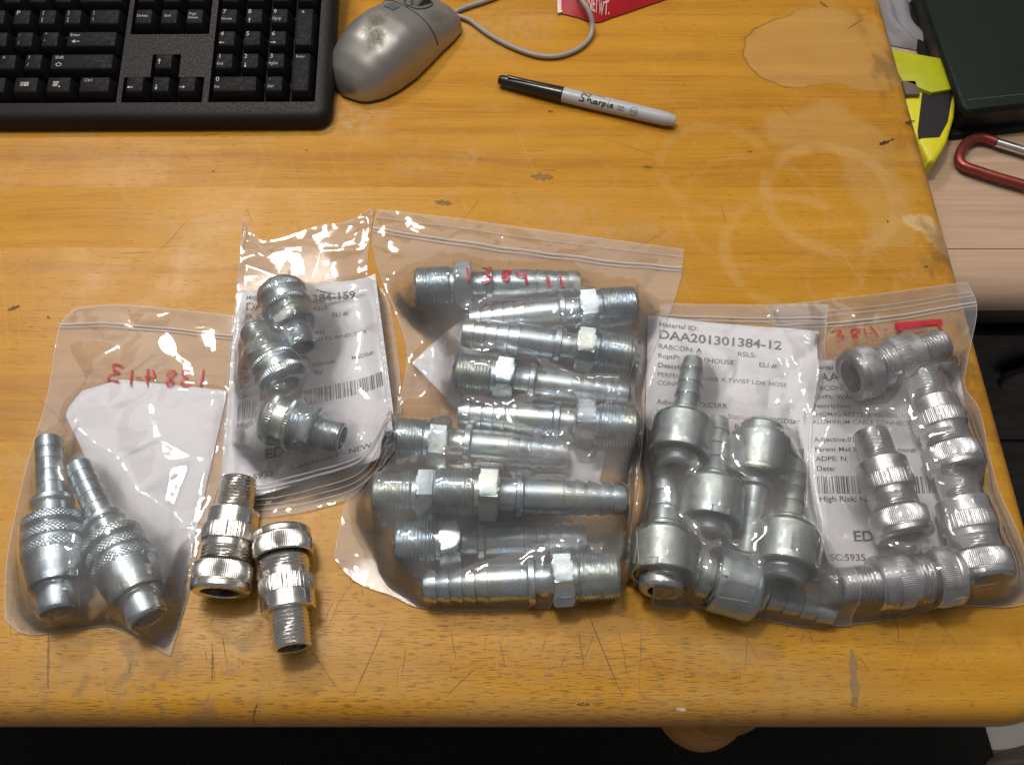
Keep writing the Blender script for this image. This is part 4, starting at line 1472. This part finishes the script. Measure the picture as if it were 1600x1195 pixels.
# ------------------------------------------------------------------ paper labels
def label_sheet(name, corners, label, lines=(), barcode=None, wave=.0006, seed=0, curl=(), blank_poly=None, W=93, Hh=148, base=0.0009):
    """a sheet laid inside the quad of photo pixels TL, TR, BR, BL; text given in sheet millimetres"""
    TL, TR, BR, BL = [np.array(P(x, y, base)[:2]) for x, y in corners]
    r_ = np.random.default_rng(seed)
    ph = r_.uniform(0, 6, 8)

    under = blur(np.maximum(HF, 0), 5)

    def pos(u, v, off=0.0):
        xy = TL * ((1 - u) * (1 - v))[..., None] + TR * (u * (1 - v))[..., None] + BR * (u * v)[..., None] + BL * ((1 - u) * v)[..., None]
        z = base + wave * (1 + .6 * np.sin(7 * u + 4 * v + ph[0]) + .4 * np.sin(11 * v - 5 * u + ph[1]))
        z = z + sample(under, xy[..., 0], xy[..., 1])
        for (side, amt, ln) in curl:
            dd = {'r': 1 - u, 'l': u, 't': v, 'b': 1 - v}[side]
            z = z + amt * np.clip(1 - dd / ln, 0, 1) ** 2
        return np.concatenate([xy, (z + off)[..., None]], -1)
    t_ = thing(name, label, 'label')
    nu, nv = 30, 44
    u, v = np.meshgrid(np.linspace(0, 1, nu), np.linspace(0, 1, nv))
    if blank_poly is not None:
        u, v = blank_poly(u, v)
    V = pos(u, v)
    obj('sheet', grid_mesh('sheet', V[::-1], 180), t_, M['paper'])
    mb_t = MB()
    for (s, x, y, size, bold) in lines:
        vs, fs = text_arrays(s, bold)
        uu = (x + vs[:, 0] * size) / W
        vv = (y - vs[:, 1] * size) / Hh
        mb_t.add(pos(uu, vv, .00018), fs)
    if mb_t.f:
        obj('printed_text', mb_t.build('printed_text'), t_, M['print'])
    if barcode:
        bx, by, bw, bh = barcode
        mbb = MB()
        x = bx
        while x < bx + bw:
            w_ = r_.choice([.35, .35, .7, .7, 1.05])
            k = 4
            ys = np.linspace(by, by + bh, k)
            for a, b in zip(ys[:-1], ys[1:]):
                uu = np.array([x, x + w_, x + w_, x]) / W
                vv = np.array([a, a, b, b]) / Hh
                q = pos(uu, vv, .00018)
                mbb.quad(*q)
            x += w_ + r_.choice([.35, .35, .7, 1.05])
        obj('barcode', mbb.build('barcode'), t_, M['print'])
    # add to the draping raster
    bigu, bigv = np.meshgrid(np.linspace(0, 1, 220), np.linspace(0, 1, 300))
    if blank_poly is not None:
        bigu, bigv = blank_poly(bigu, bigv)
    q = pos(bigu, bigv).reshape(-1, 3)
    i = np.clip(((q[:, 0] - GX0) / GS).astype(int), 0, HF.shape[1] - 1)
    j = np.clip(((q[:, 1] - GY0) / GS).astype(int), 0, HF.shape[0] - 1)
    return i, j, q[:, 2]


def splat(Hh, ijz):
    np.maximum.at(Hh, (ijz[1], ijz[0]), ijz[2])


# ------------------------------------------------------------------ polythene bags
def resample(pts, n):
    pts = np.array(pts, float)
    # Catmull-Rom through the given points
    ext = np.vstack([2 * pts[0] - pts[1], pts, 2 * pts[-1] - pts[-2]])
    out = []
    for i in range(1, len(ext) - 2):
        p0, p1, p2, p3 = ext[i - 1:i + 3]
        t_ = np.linspace(0, 1, 16, endpoint=False)[:, None]
        out.append(.5 * (2 * p1 + (p2 - p0) * t_ + (2 * p0 - 5 * p1 + 4 * p2 - p3) * t_ ** 2 + (3 * p1 - p0 - 3 * p2 + p3) * t_ ** 3))
    out = np.vstack(out + [pts[-1:]])
    d = np.r_[0, np.cumsum(np.linalg.norm(np.diff(out, axis=0), axis=1))]
    s = np.linspace(0, d[-1], n)
    return np.stack([np.interp(s, d, out[:, 0]), np.interp(s, d, out[:, 1])], 1)


def coons(top, right, bottom, left, nx, ny):
    T, B = resample(top, nx), resample(bottom, nx)
    L, Rr = resample(left, ny), resample(right, ny)
    u = np.linspace(0, 1, nx)[None, :, None]
    v = np.linspace(0, 1, ny)[:, None, None]
    S = (1 - v) * T[None] + v * B[None] + (1 - u) * L[:, None] + u * Rr[:, None]
    S -= (1 - u) * (1 - v) * T[0] + u * (1 - v) * T[-1] + (1 - u) * v * B[0] + u * v * B[-1]
    return S


def relax(V, rest, Hobs, iters, pin, grav, kb_, seed, wob=0.0):
    (rh, rv, rd1, rd2) = rest
    r_ = np.random.default_rng(seed)
    free = ~pin
    vel = np.zeros_like(V)
    for it in range(iters):
        old = V.copy()
        V = V + vel * 0.90
        V[..., 2] -= grav
        V[pin] = old[pin]
        for _ in range(2):
            acc = np.zeros_like(V)

            def con(sa, sb, rs, k):
                d = V[sb] - V[sa]
                L = np.sqrt((d * d).sum(-1)) + 1e-9
                st_ = np.where(L > rs, k, k * .75)
                c = (d * (st_ * (L - rs) / L)[..., None])
                acc[sa] += c
                acc[sb] -= c
            s_ = slice
            con((s_(None), s_(None, -1)), (s_(None), s_(1, None)), rh, .22)
            con((s_(None, -1), s_(None)), (s_(1, None), s_(None)), rv, .22)
            con((s_(None, -1), s_(None, -1)), (s_(1, None), s_(1, None)), rd1, .10)
            con((s_(None, -1), s_(1, None)), (s_(1, None), s_(None, -1)), rd2, .10)
            con((s_(None), s_(None, -2)), (s_(None), s_(2, None)), rh[:, :-1] + rh[:, 1:], kb_)
            con((s_(None, -2), s_(None)), (s_(2, None), s_(None)), rv[:-1] + rv[1:], kb_)
            acc[pin] = 0
            V = V + acc
            h = sample(Hobs, V[..., 0], V[..., 1]) + .0005
            low = V[..., 2] < h
            V[..., 2] = np.where(low & free, h, V[..., 2])
        vel = V - old
        lowf = (V[..., 2] <= h + 1e-6)
        vel[lowf, :2] *= .4
        ml = np.sqrt((vel ** 2).sum(-1))
        vel *= np.minimum(1, .0015 / (ml + 1e-9))[..., None]
    return V


def rest_of(F, s):
    n_ = lambda a: np.sqrt((a * a).sum(-1))
    return (n_(F[:, 1:] - F[:, :-1]) * s, n_(F[1:] - F[:-1]) * s, n_(F[1:, 1:] - F[:-1, :-1]) * s, n_(F[1:, :-1] - F[:-1, 1:]) * s)


def blur(Hh, k):
    for _ in range(k):
        Hh = (np.roll(Hh, 1, 0) + np.roll(Hh, -1, 0) + np.roll(Hh, 1, 1) + np.roll(Hh, -1, 1) + Hh * 2) / 6
    return Hh


def up2(V):
    ny, nx = V.shape[:2]
    a = np.zeros((2 * ny - 1, nx, 3))
    a[::2] = V
    a[1::2] = (V[1:] + V[:-1]) / 2
    b = np.zeros((2 * ny - 1, 2 * nx - 1, 3))
    b[:, ::2] = a
    b[:, 1::2] = (a[:, 1:] + a[:, :-1]) / 2
    return b


def bag(label, sides, slack, seed, zip_rows, lip='top', cell=.0036, inside=None):
    """drape a bag film over everything now in HF; inside = raster of its contents. Returns the thing and the film grid"""
    global HF
    base = HF.copy()
    obst = base.copy() if inside is None else np.maximum(base, inside)
    px = [np.array([XY(x, y, .001) for x, y in s]) for s in sides]
    top, right, bottom, left = px
    ln = lambda q: np.linalg.norm(np.diff(q, axis=0), axis=1).sum()
    nx, ny = int(ln(top) * .5 / cell + ln(bottom) * .5 / cell) + 1, int(ln(right) * .5 / cell + ln(left) * .5 / cell) + 1
    F2 = coons(top, right, bottom, left, nx, ny)
    F = np.concatenate([F2, np.zeros((ny, nx, 1))], -1)
    r_ = np.random.default_rng(seed)
    soft = blur(np.maximum(obst, 0), 6)
    V = F.copy()
    V[..., 2] = np.maximum(sample(obst, F[..., 0], F[..., 1]), sample(soft, F[..., 0], F[..., 1])) + .003
    nz = r_.normal(0, 1, (ny, nx))
    def smooth_noise(k):
        q = r_.normal(0, 1, (ny, nx))
        for _ in range(k):
            q = (np.roll(q, 1, 0) + np.roll(q, -1, 0) + np.roll(q, 1, 1) + np.roll(q, -1, 1) + q) / 5
        return q / q.std()
    V[..., 2] += .0035 * np.abs(smooth_noise(5)) + .0012 * smooth_noise(2)
    ani = 1 + .035 * smooth_noise(7)
    pin = np.zeros((ny, nx), bool)
    pin[0] = pin[-1] = True
    pin[:, 0] = pin[:, -1] = True
    edge_z = sample(blur(base, 2), F[..., 0], F[..., 1]) + .0012
    ez = r_.normal(0, 1, (ny, nx))
    for _ in range(10):
        ez = (np.roll(ez, 1, 0) + np.roll(ez, -1, 0) + np.roll(ez, 1, 1) + np.roll(ez, -1, 1)) / 4
    edge_z = np.maximum(edge_z, .0012) + np.abs(ez) * .008
    V[pin, 2] = edge_z[pin]
    sl = 1 + slack
    rs = list(rest_of(F, sl))
    rs[0] = rs[0] * ani[:, 1:]
    rs[1] = rs[1] * ani[1:]
    V = relax(V, rs, obst, 130, pin, .00005, .09, seed)
    V = up2(V)
    Ff = up2(F)
    ny2, nx2 = V.shape[:2]
    pin = np.zeros((ny2, nx2), bool)
    pin[0] = pin[-1] = True
    pin[:, 0] = pin[:, -1] = True
    nz = r_.normal(0, 1, (ny2, nx2))
    nz[1:-1, 1:-1] = (nz[:-2, 1:-1] + nz[2:, 1:-1] + nz[1:-1, :-2] + nz[1:-1, 2:]) / 4
    V[..., 2] += np.where(pin, 0, .0005 * nz)
    V = relax(V, rest_of(Ff, sl + .010), obst, 70, pin, .00003, .05, seed + 1)
    for _ in range(1):
        q = V.copy()
        q[1:-1, 1:-1] = (V[:-2, 1:-1] + V[2:, 1:-1] + V[1:-1, :-2] + V[1:-1, 2:] + V[1:-1, 1:-1] * 2) / 6
        V = q
    V = up2(V)
    for _ in range(2):
        q = V.copy()
        q[1:-1, 1:-1] = (V[:-2, 1:-1] + V[2:, 1:-1] + V[1:-1, :-2] + V[1:-1, 2:] + V[1:-1, 1:-1] * 2) / 6
        V = q
    ny2, nx2 = V.shape[:2]
    fxy = V[..., :2].reshape(-1, 2)
    lo, hi = fxy.min(0), fxy.max(0)
    wav = np.stack([np.sin(fxy[:, 1] * 90 + seed), np.sin(fxy[:, 0] * 80 + 2 * seed)], 1) * .003
    cre = np.zeros(len(fxy))
    for cellsz, slope in ((.036, .090), (.016, .055), (.0075, .028)):
        cnt = int((hi - lo).prod() / cellsz ** 2) + 4
        sd = r_.uniform(lo - .01, hi + .01, (cnt, 2))
        wt = r_.uniform(.1, 1.0, cnt) ** 1.5
        D = np.sqrt(((fxy + wav)[:, None] - sd[None]) ** 2 @ np.ones(2))
        i1 = D.argmin(1)
        f1 = D[np.arange(len(D)), i1]
        D[np.arange(len(D)), i1] = 9
        cre += slope * wt[i1] * np.minimum(D.min(1) - f1, cellsz)
    edge = np.minimum(np.minimum(np.arange(ny2), np.arange(ny2)[::-1])[:, None], np.minimum(np.arange(nx2), np.arange(nx2)[::-1])[None])
    V[..., 2] += cre.reshape(ny2, nx2) * np.clip(edge / 5, 0, 1)
    flat_z = np.maximum(sample(blur(base, 2), V[..., 0], V[..., 1]), 0) + .0012
    sm_ = np.clip(edge / 13, 0, 1)
    V[..., 2] = flat_z + (V[..., 2] - flat_z) * (.12 + .88 * sm_ * sm_ * (3 - 2 * sm_))
    q = V.copy()
    q[1:-1, 1:-1] = (V[:-2, 1:-1] + V[2:, 1:-1] + V[1:-1, :-2] + V[1:-1, 2:] + V[1:-1, 1:-1] * 4) / 8
    V = q
    hh = sample(base, V[..., 0], V[..., 1]) + .0005
    hc = sample(obst, V[..., 0], V[..., 1]) + .0003
    V[..., 2] = np.maximum(V[..., 2], np.maximum(hh, hc))
    t_ = thing('zip_bag', label, 'bag', (float(F[..., 0].mean()), float(F[..., 1].mean()), 0), 'clear zip bags on the table')
    off = np.array(t_.location)
    obj('upper_film', grid_mesh('upper_film', (V - off)[::-1], 180), t_, M['film'])
    lowz = np.maximum(sample(blur(base, 1), F[..., 0], F[..., 1]), 0) + .00035
    LV = np.concatenate([F2, lowz[..., None]], -1)
    obj('lower_film', grid_mesh('lower_film', (LV - off)[::-1], 180), t_, M['film_low'])
    ring = [V[0, i] for i in range(nx2)] + [V[j, -1] for j in range(1, ny2)] + [V[-1, i] for i in range(nx2 - 2, -1, -1)] + [V[j, 0] for j in range(ny2 - 2, 0, -1)]
    ring = ring[::2]
    obj('edge_seam', tube('edge_seam', [Vector(q - off) for q in ring[::2]], .00016, 5, 0, True), t_, M['rail'])
    for (d, rad) in zip_rows:
        # zip rails run parallel to the mouth of the bag, d metres from it
        if lip == 'top':
            f = d / max(ln(left), 1e-6) * (ny2 - 1)
            j = int(f)
            row = V[j] * (1 - (f - j)) + V[j + 1] * (f - j)
        else:
            f = (ny2 - 1) - d / max(ln(left), 1e-6) * (ny2 - 1)
            j = int(f)
            row = V[j] * (1 - (f - j)) + V[j + 1] * (f - j)
        pts = [Vector(q - off) + Vector((0, 0, rad * .6)) for q in row[::4]]
        obj('zip_rail', tube('zip_rail', pts, rad, 6), t_, M['rail'])
    # raster of the film for whatever lies on it, and for the ink
    W = up2(V).reshape(-1, 3)
    i = np.clip(((W[:, 0] - GX0) / GS).astype(int), 0, HF.shape[1] - 1)
    j = np.clip(((W[:, 1] - GY0) / GS).astype(int), 0, HF.shape[0] - 1)
    film = obst.copy()
    np.maximum.at(film, (j, i), W[:, 2])
    HF = film
    return t_, V


def photo_xy(V):
    Q = V.reshape(-1, 3) - np.array([0, CAM_Y, CAM_H])
    c, s_ = math.cos(TILT), math.sin(TILT)
    y, z = Q[:, 1] * c + Q[:, 2] * s_, -Q[:, 1] * s_ + Q[:, 2] * c
    return np.stack([800 + FPX * Q[:, 0] / -z, 597.5 - FPX * y / -z, V.reshape(-1, 3)[:, 2]], 1)


def handwriting(t_, V, strokes, width=.0013, name='handwriting'):
    FP = photo_xy(V)
    mbh = MB()
    off = Vector(t_.location)
    for s in strokes:
        pts = [Vector((a, b, 0)) for a, b in s]
        for _ in range(3):
            q = [pts[0]]
            for a, b in zip(pts[:-1], pts[1:]):
                q += [a * .75 + b * .25, a * .25 + b * .75]
            pts = q + [pts[-1]]
        W = []
        for q in pts:
            d2 = (FP[:, 0] - q.x) ** 2 + (FP[:, 1] - q.y) ** 2
            near = np.argpartition(d2, 10)[:10]
            near = near[FP[near, 2] >= FP[near, 2].max() - .004]
            wt = 1 / (d2[near] + 1.0)
            z = float((FP[near, 2] * wt).sum() / wt.sum())
            W.append(P(q.x, q.y, z + .0010))
        vs, fs = [], []
        for i, w_ in enumerate(W):
            d = W[min(i + 1, len(W) - 1)] - W[max(i - 1, 0)]
            d.z = 0
            nrm = Vector((-d.y, d.x, 0)).normalized() * width * .5 if d.length > 1e-7 else Vector((0, width * .5, 0))
            vs += [w_ + nrm - off, w_ - nrm - off]
        for i in range(len(W) - 1):
            fs.append((2 * i, 2 * i + 1, 2 * i + 3, 2 * i + 2))
        mbh.add(vs, fs)
    obj(name, mbh.build(name), t_, M['ink'])


def contents():
    return np.full_like(HF, -1.0)


def put_in(raster, fits):
    for (A, B, ev, L) in fits:
        rasterise_axis(raster, A, B, ev, L)


GB = 'fittings in the bags'
# ---- bag 1: two quick couplings and a blank sheet
C = contents()


def corner_cut(u, v):
    # top left corner folded away, lower left tapering
    left = np.clip(0.16 - v * 0.9, 0, 1) + 0.34 * np.clip(v - .12, 0, 1)
    u2 = left + u * (1 - left)
    top = np.clip(.10 - u * .35, 0, .1)
    return u2, top + v * (1 - top)


splat(C, label_sheet('paper_sheet', ((82, 580), (356, 612), (282, 940), (150, 870)), 'blank white paper sheet inside the leftmost bag beside two couplings', seed=2, wave=.0009, blank_poly=corner_cut))
fb1 = [fitting('quick_coupling', (75, 676), (92, 972), .012, .019, 'left of the two knurled hose couplings in the leftmost bag', 'zinc', 'coupling', 'knurled couplings in the leftmost bag', .4),
       fitting('quick_coupling', (120, 722), (236, 975), .012, .019, 'right of the two knurled hose couplings in the leftmost bag, lying slanted', 'zinc', 'coupling', 'knurled couplings in the leftmost bag', 1.5)]
put_in(C, fb1)
b1, V1 = bag('clear zip bag at far left holding two couplings, mirrored red writing near its zip',
             (((117, 481), (180, 476), (260, 482), (372, 494)), ((372, 494), (366, 560), (358, 660), (350, 730), (312, 848), (291, 938), (266, 1024)), ((8, 968), (40, 990), (105, 986), (172, 978), (222, 1000), (266, 1024)),
              ((117, 481), (92, 515), (74, 620), (40, 735), (12, 870), (8, 968))), .035, 11, ((.0150, .0007), (.0172, .0005)), 'top', inside=C)
handwriting(b1, V1, [[(318, 577), (313, 603)], [(298, 580), (286, 576), (284, 586), (296, 590), (283, 594), (284, 603), (300, 602)], [(268, 578), (258, 584), (272, 596), (268, 604), (258, 600), (268, 588), (276, 580), (268, 578)], [(238, 577), (244, 590), (226, 588)], [(231, 576), (230, 602)],
                 [(222, 590), (212, 590)], [(206, 577), (204, 602)], [(192, 572), (176, 566), (176, 578), (190, 582), (172, 584), (166, 594), (186, 596)]])

# ---- loose connectors on the bare table
lc = [fitting('cable_connector', (372, 757), (345, 917), .018, .0168, 'loose shiny cable connector leaning against the leftmost bag, open bore facing forward', 'nickel', 'connector', 'loose connectors on the table', .3),
      fitting('cable_connector', (456, 1006), (440, 836), .0172, .0168, 'loose shiny cable connector on bare wood with its threaded end nearest the camera', 'nickel', 'connector', 'loose connectors on the table', 2.1)]

# ---- bag 5 (far right): five dull connectors
TXT = lambda mid, desc1, desc2, adj: (
    ('Material ID:', 6, 7, 4.6, .012), (mid, 6, 15.5, 8.6, .022), ('RABCON: A', 6, 22.5, 4.6, .010), ('RSLS:', 50, 22.5, 4.6, .010), ('RcptPt: WAREHOUSE', 6, 29, 4.6, .010), ('ELI #:', 62, 29, 4.6, .012),
    ('Description:', 6, 35.5, 4.6, .016), (desc1, 6, 41.5, 4.1, .002), (desc2, 6, 47, 4.1, .002), ('Adjective:' + adj, 6, 59.5, 4.6, .010), ('Parent Mat ID:', 6, 66, 4.4, .012), ('Station#:', 46, 66, 4.6, .008), ('MSDS#:', 72, 66, 4.4, .012),
    ('ADPE: N', 6, 72.5, 4.6, .016), ('By:', 50, 72.5, 4.6, .012), ('Date:', 6, 79, 4.6, .016), ('High Risk: N', 6, 99, 5.0, .016), ('ED', 22, 124, 9.0, .026), ('FSC:5935', 6, 136, 5.6, .02), ('Condition:1 - NEW', 36, 136, 5.4, .012))
BAR = (6, 82.5, 83, 11.5)
C = contents()
splat(C, label_sheet('paper_label', ((1243, 563), (1494, 566), (1556, 905), (1272, 908)), 'printed paper label in the far right bag beneath five connectors', TXT('DAA201301384-155', 'THOMAS-BETTS, 2-950-030, 1/2"', 'ALUMINUM CABLE CONNECTOR', '02PXCSRR'), BAR, seed=5, wave=.0008))
gA = 'dull connectors in the far right bag'
fb5 = [fitting('cable_connector', (1470, 538), (1330, 588), .018, .018, 'dull aluminium connector at the top of the far right bag, open bore facing lower left', 'alu', 'connector', gA, .2),
       fitting('cable_connector', (1442, 593), (1494, 728), .018, .019, 'dull aluminium connector in the far right bag, upper of the two along its right side', 'alu', 'connector', gA, 1.0),
       fitting('cable_connector', (1362, 683), (1412, 832), .018, .0185, 'dull aluminium connector standing alone in the middle of the far right bag, over the barcode', 'alu', 'connector', gA, 2.0),
       fitting('cable_connector', (1490, 746), (1536, 893), .019, .0185, 'dull aluminium connector in the far right bag, lower of the two along its right side', 'alu', 'connector', gA, 3.0),
       fitting('cable_connector', (1308, 917), (1496, 898), .018, .018, 'dull aluminium connector lying crosswise at the bottom of the far right bag', 'alu', 'connector', gA, .7)]
put_in(C, fb5)
b5, V5 = bag('clear zip bag at far right overhanging the table edge with crossed out red writing',
             (((1196, 479), (1300, 468), (1400, 456), (1510, 441)), ((1510, 441), (1526, 482), (1512, 560), (1508, 605), (1530, 640), (1546, 712), (1562, 770), (1592, 835), (1612, 900), (1618, 940)),
              ((1292, 978), (1330, 975), (1392, 968), (1500, 948), (1570, 948), (1618, 940)), ((1196, 479), (1232, 560), (1256, 720), (1276, 870), (1292, 978))), .035, 52, ((.0158, .0007), (.0182, .0005), (.008, .0003), (.011, .0003)), 'top', inside=C)
handwriting(b5, V5, [[(1289, 529), (1288, 530)], [(1299, 518), (1310, 513), (1316, 519), (1306, 522), (1320, 524), (1316, 529), (1306, 530)], [(1345, 514), (1334, 513), (1328, 518), (1342, 526), (1338, 529), (1330, 526), (1344, 516)], [(1350, 513), (1352, 522), (1364, 520)],
                 [(1360, 509), (1373, 525)], [(1381, 515), (1386, 515)]], .0010)
handwriting(b5, V5, [[(1399 + i * .8, 507 + i * .2), (1408 + i * 1.0, 517 - i * .1)] for i in range(0, 1)] + [[(1399, 506 + k * .8), (1440, 503 + k * .6), (1472, 500 + k * .45)] for k in range(0, 10, 2)] + [[(1466, 503), (1471, 516)]], .0024, 'crossed_out_number')

# ---- bag 4: six twist couplings
C = contents()
splat(C, label_sheet('paper_label', ((1012, 494), (1277, 521), (1252, 868), (1004, 862)), 'printed paper label in the second bag from the right beneath six domed couplings', TXT('DAA201301384-12', 'PERFECTING BARB X TWIST LOK HOSE', 'CONNECTOR', '02PXCSRR'), BAR, seed=8, wave=.0008, base=.0010))
gT = 'domed couplings in the second bag from the right'
fb4 = [fitting('twist_coupling', (1084, 556), (1056, 742), .013, .0195, 'domed twist coupling with its barb pointing up across the label heading', 'steel', 'coupling', gT, .6),
       fitting('twist_coupling', (1122, 664), (1108, 832), .014, .0200, 'domed twist coupling in the middle of its bag with its barb between two cups', 'steel', 'coupling', gT, 1.2),
       fitting('twist_coupling', (1166, 866), (1192, 662), .011, .0200, 'domed twist coupling lying the other way, cup up and barb pointing down', 'steel', 'coupling', gT, .2),
       fitting('twist_coupling', (1040, 752), (1035, 896), .014, .0200, 'domed twist coupling at the lower left of its bag, cup nearest the hose barb bag', 'steel', 'coupling', gT, 1.9),
       fitting('twist_coupling', (1243, 728), (1222, 908), .014, .0230, 'domed twist coupling along the right side of its bag with its cup at the bottom', 'steel', 'coupling', gT, 2.6),
       fitting('twist_coupling', (1297, 957), (1092, 896), .0085, .0190, 'domed twist coupling lying crosswise at the bottom of its bag, barb pointing right', 'steel', 'coupling', gT, .9)]
put_in(C, fb4)
b4, V4 = bag('clear zip bag second from the right holding six domed couplings over a printed label',
             (((1034, 474), (1110, 476), (1200, 477), (1292, 478)), ((1292, 478), (1291, 505), (1282, 575), (1262, 680), (1268, 770), (1292, 845), (1312, 920), (1328, 978)),
              ((988, 915), (1022, 946), (1092, 952), (1160, 962), (1250, 978), (1328, 978)), ((1034, 474), (1028, 516), (1004, 575), (995, 640), (997, 720), (999, 760), (988, 830), (988, 915))), .035, 43, ((.0092, .0006), (.0115, .0004)), 'top', inside=C)

# ---- bag 3: ten hose barbs
C = contents()


def cut3(u, v):
    l = .30 * np.clip(1 - v / .35, 0, 1) + .55 * np.clip((v - .35) / .65, 0, 1)
    return l + u * (1 - l), v


splat(C, label_sheet('paper_sheet', ((640, 480), (990, 488), (935, 760), (650, 750)), 'folded white paper sheet in the middle bag beneath the hose barbs', seed=12, wave=.0010, blank_poly=cut3, base=.0010))
gH = 'hose barbs in the middle bag'
RT, RB = .0150, .0125
hb = [((655, 449), (900, 444), RT, RB, 'hose barb at the very top of the middle bag, under the red writing, thread left'),
      ((989, 478), (738, 503), RT, RB, 'hose barb second from top in the middle bag, its tip under another barb'),
      ((985, 556), (727, 521), .0165, .0235, 'hose barb third from top in the middle bag, thread right, resting on another barb'),
      ((716, 583), (977, 617), RT, RB, 'hose barb fourth from top in the middle bag, thread left'),
      ((989, 668), (722, 648), RT, RB, 'hose barb in the middle bag right above the lower sheet corner, thread right'),
      ((628, 686), (864, 708), RT, RB, 'hose barb in the middle bag whose tip touches the sheet corner, thread left'),
      ((600, 772), (858, 776), RT, RB, 'hose barb in the middle bag mostly covered by the barb on top of it'),
      ((690, 768), (964, 780), .0330, .0290, 'hose barb in the middle bag lying on top of other barbs, thread pointing left'),
      ((626, 850), (907, 840), RT, RB, 'hose barb second from bottom in the middle bag, thread left'),
      ((959, 899), (669, 916), RT, RB, 'hose barb at the very bottom of the middle bag, thread right')]
fb3 = [fitting('hose_barb', a, b, za, zb, lab, 'zinc', 'hose barb', gH, R(30 + (i * 37) % 31 - 15)) for i, (a, b, za, zb, lab) in enumerate(hb)]
put_in(C, fb3)
b3, V3 = bag('large clear zip bag in the middle holding ten hose barbs, red writing below its zip',
             (((590, 328), (700, 340), (860, 362), (1068, 390)), ((1068, 390), (1062, 440), (1040, 505), (1012, 575), (1004, 660), (998, 730), (987, 820), (984, 890), (962, 944)),
              ((522, 872), (556, 908), (612, 930), (672, 951), (830, 952), (962, 944)), ((590, 328), (582, 370), (592, 425), (622, 500), (636, 560), (620, 650), (598, 735), (548, 770), (530, 828), (522, 872))), .04, 34, ((.0165, .0008), (.0190, .0006), (.007, .0003)), 'top', inside=C)
handwriting(b3, V3, [[(730, 418), (733, 441)], [(754, 419), (766, 421), (758, 428), (770, 434), (762, 442), (752, 440)], [(800, 424), (788, 422), (784, 430), (798, 434), (792, 438), (782, 434), (798, 424)], [(806, 424), (811, 432), (823, 430)], [(820, 426), (824, 444)], [(856, 431), (859, 448)], [(875, 431), (880, 449)]], .0018)

# ---- bag 2: three cord connectors, zip towards the camera
C = contents()
splat(C, label_sheet('paper_label', ((371, 456), (588, 436), (625, 714), (343, 798)), 'printed paper label in the second bag from the left beneath three small connectors', TXT('DAA201301384-159', 'THOMAS-BETTS, 1/2" CORD', 'CONNECTOR ZINC CORD CONNECTOR', '02PXCSRR'), BAR, seed=15, wave=.0008, curl=(('r', .006, .2), ('b', .004, .15)), base=.0012))
gC = 'small connectors in the second bag from the left'
z2 = .0190
fb2 = [fitting('cord_connector', (470, 536), (438, 455), z2, z2 + .001, 'small zinc connector at the top of its bag with its domed nut pointing away', 'zinc', 'connector', gC, .3),
       fitting('cord_connector', (399, 519), (446, 599), z2, z2 + .001, 'small zinc connector in the middle of its bag with its open bore facing forward', 'zinc', 'connector', gC, .9),
       fitting('cord_connector', (530, 683), (420, 652), z2, z2 + .001, 'small zinc connector at the bottom of its bag with its thread pointing right', 'zinc', 'connector', gC, .1)]
put_in(C, fb2)
b2, V2 = bag('clear zip bag second from left, far end crumpled, holding three small connectors',
             (((379, 342), (404, 374), (432, 374), (500, 353), (540, 347), (584, 324)), ((584, 324), (574, 430), (604, 462), (622, 560), (628, 650), (625, 728)),
              ((346, 800), (405, 808), (490, 796), (568, 770), (625, 728)), ((379, 342), (370, 456), (356, 603), (348, 740), (346, 800))), .06, 25, ((.016, .0007), (.0185, .0005), (.004, .0003), (.007, .0003), (.010, .0003)), 'bottom', inside=C)
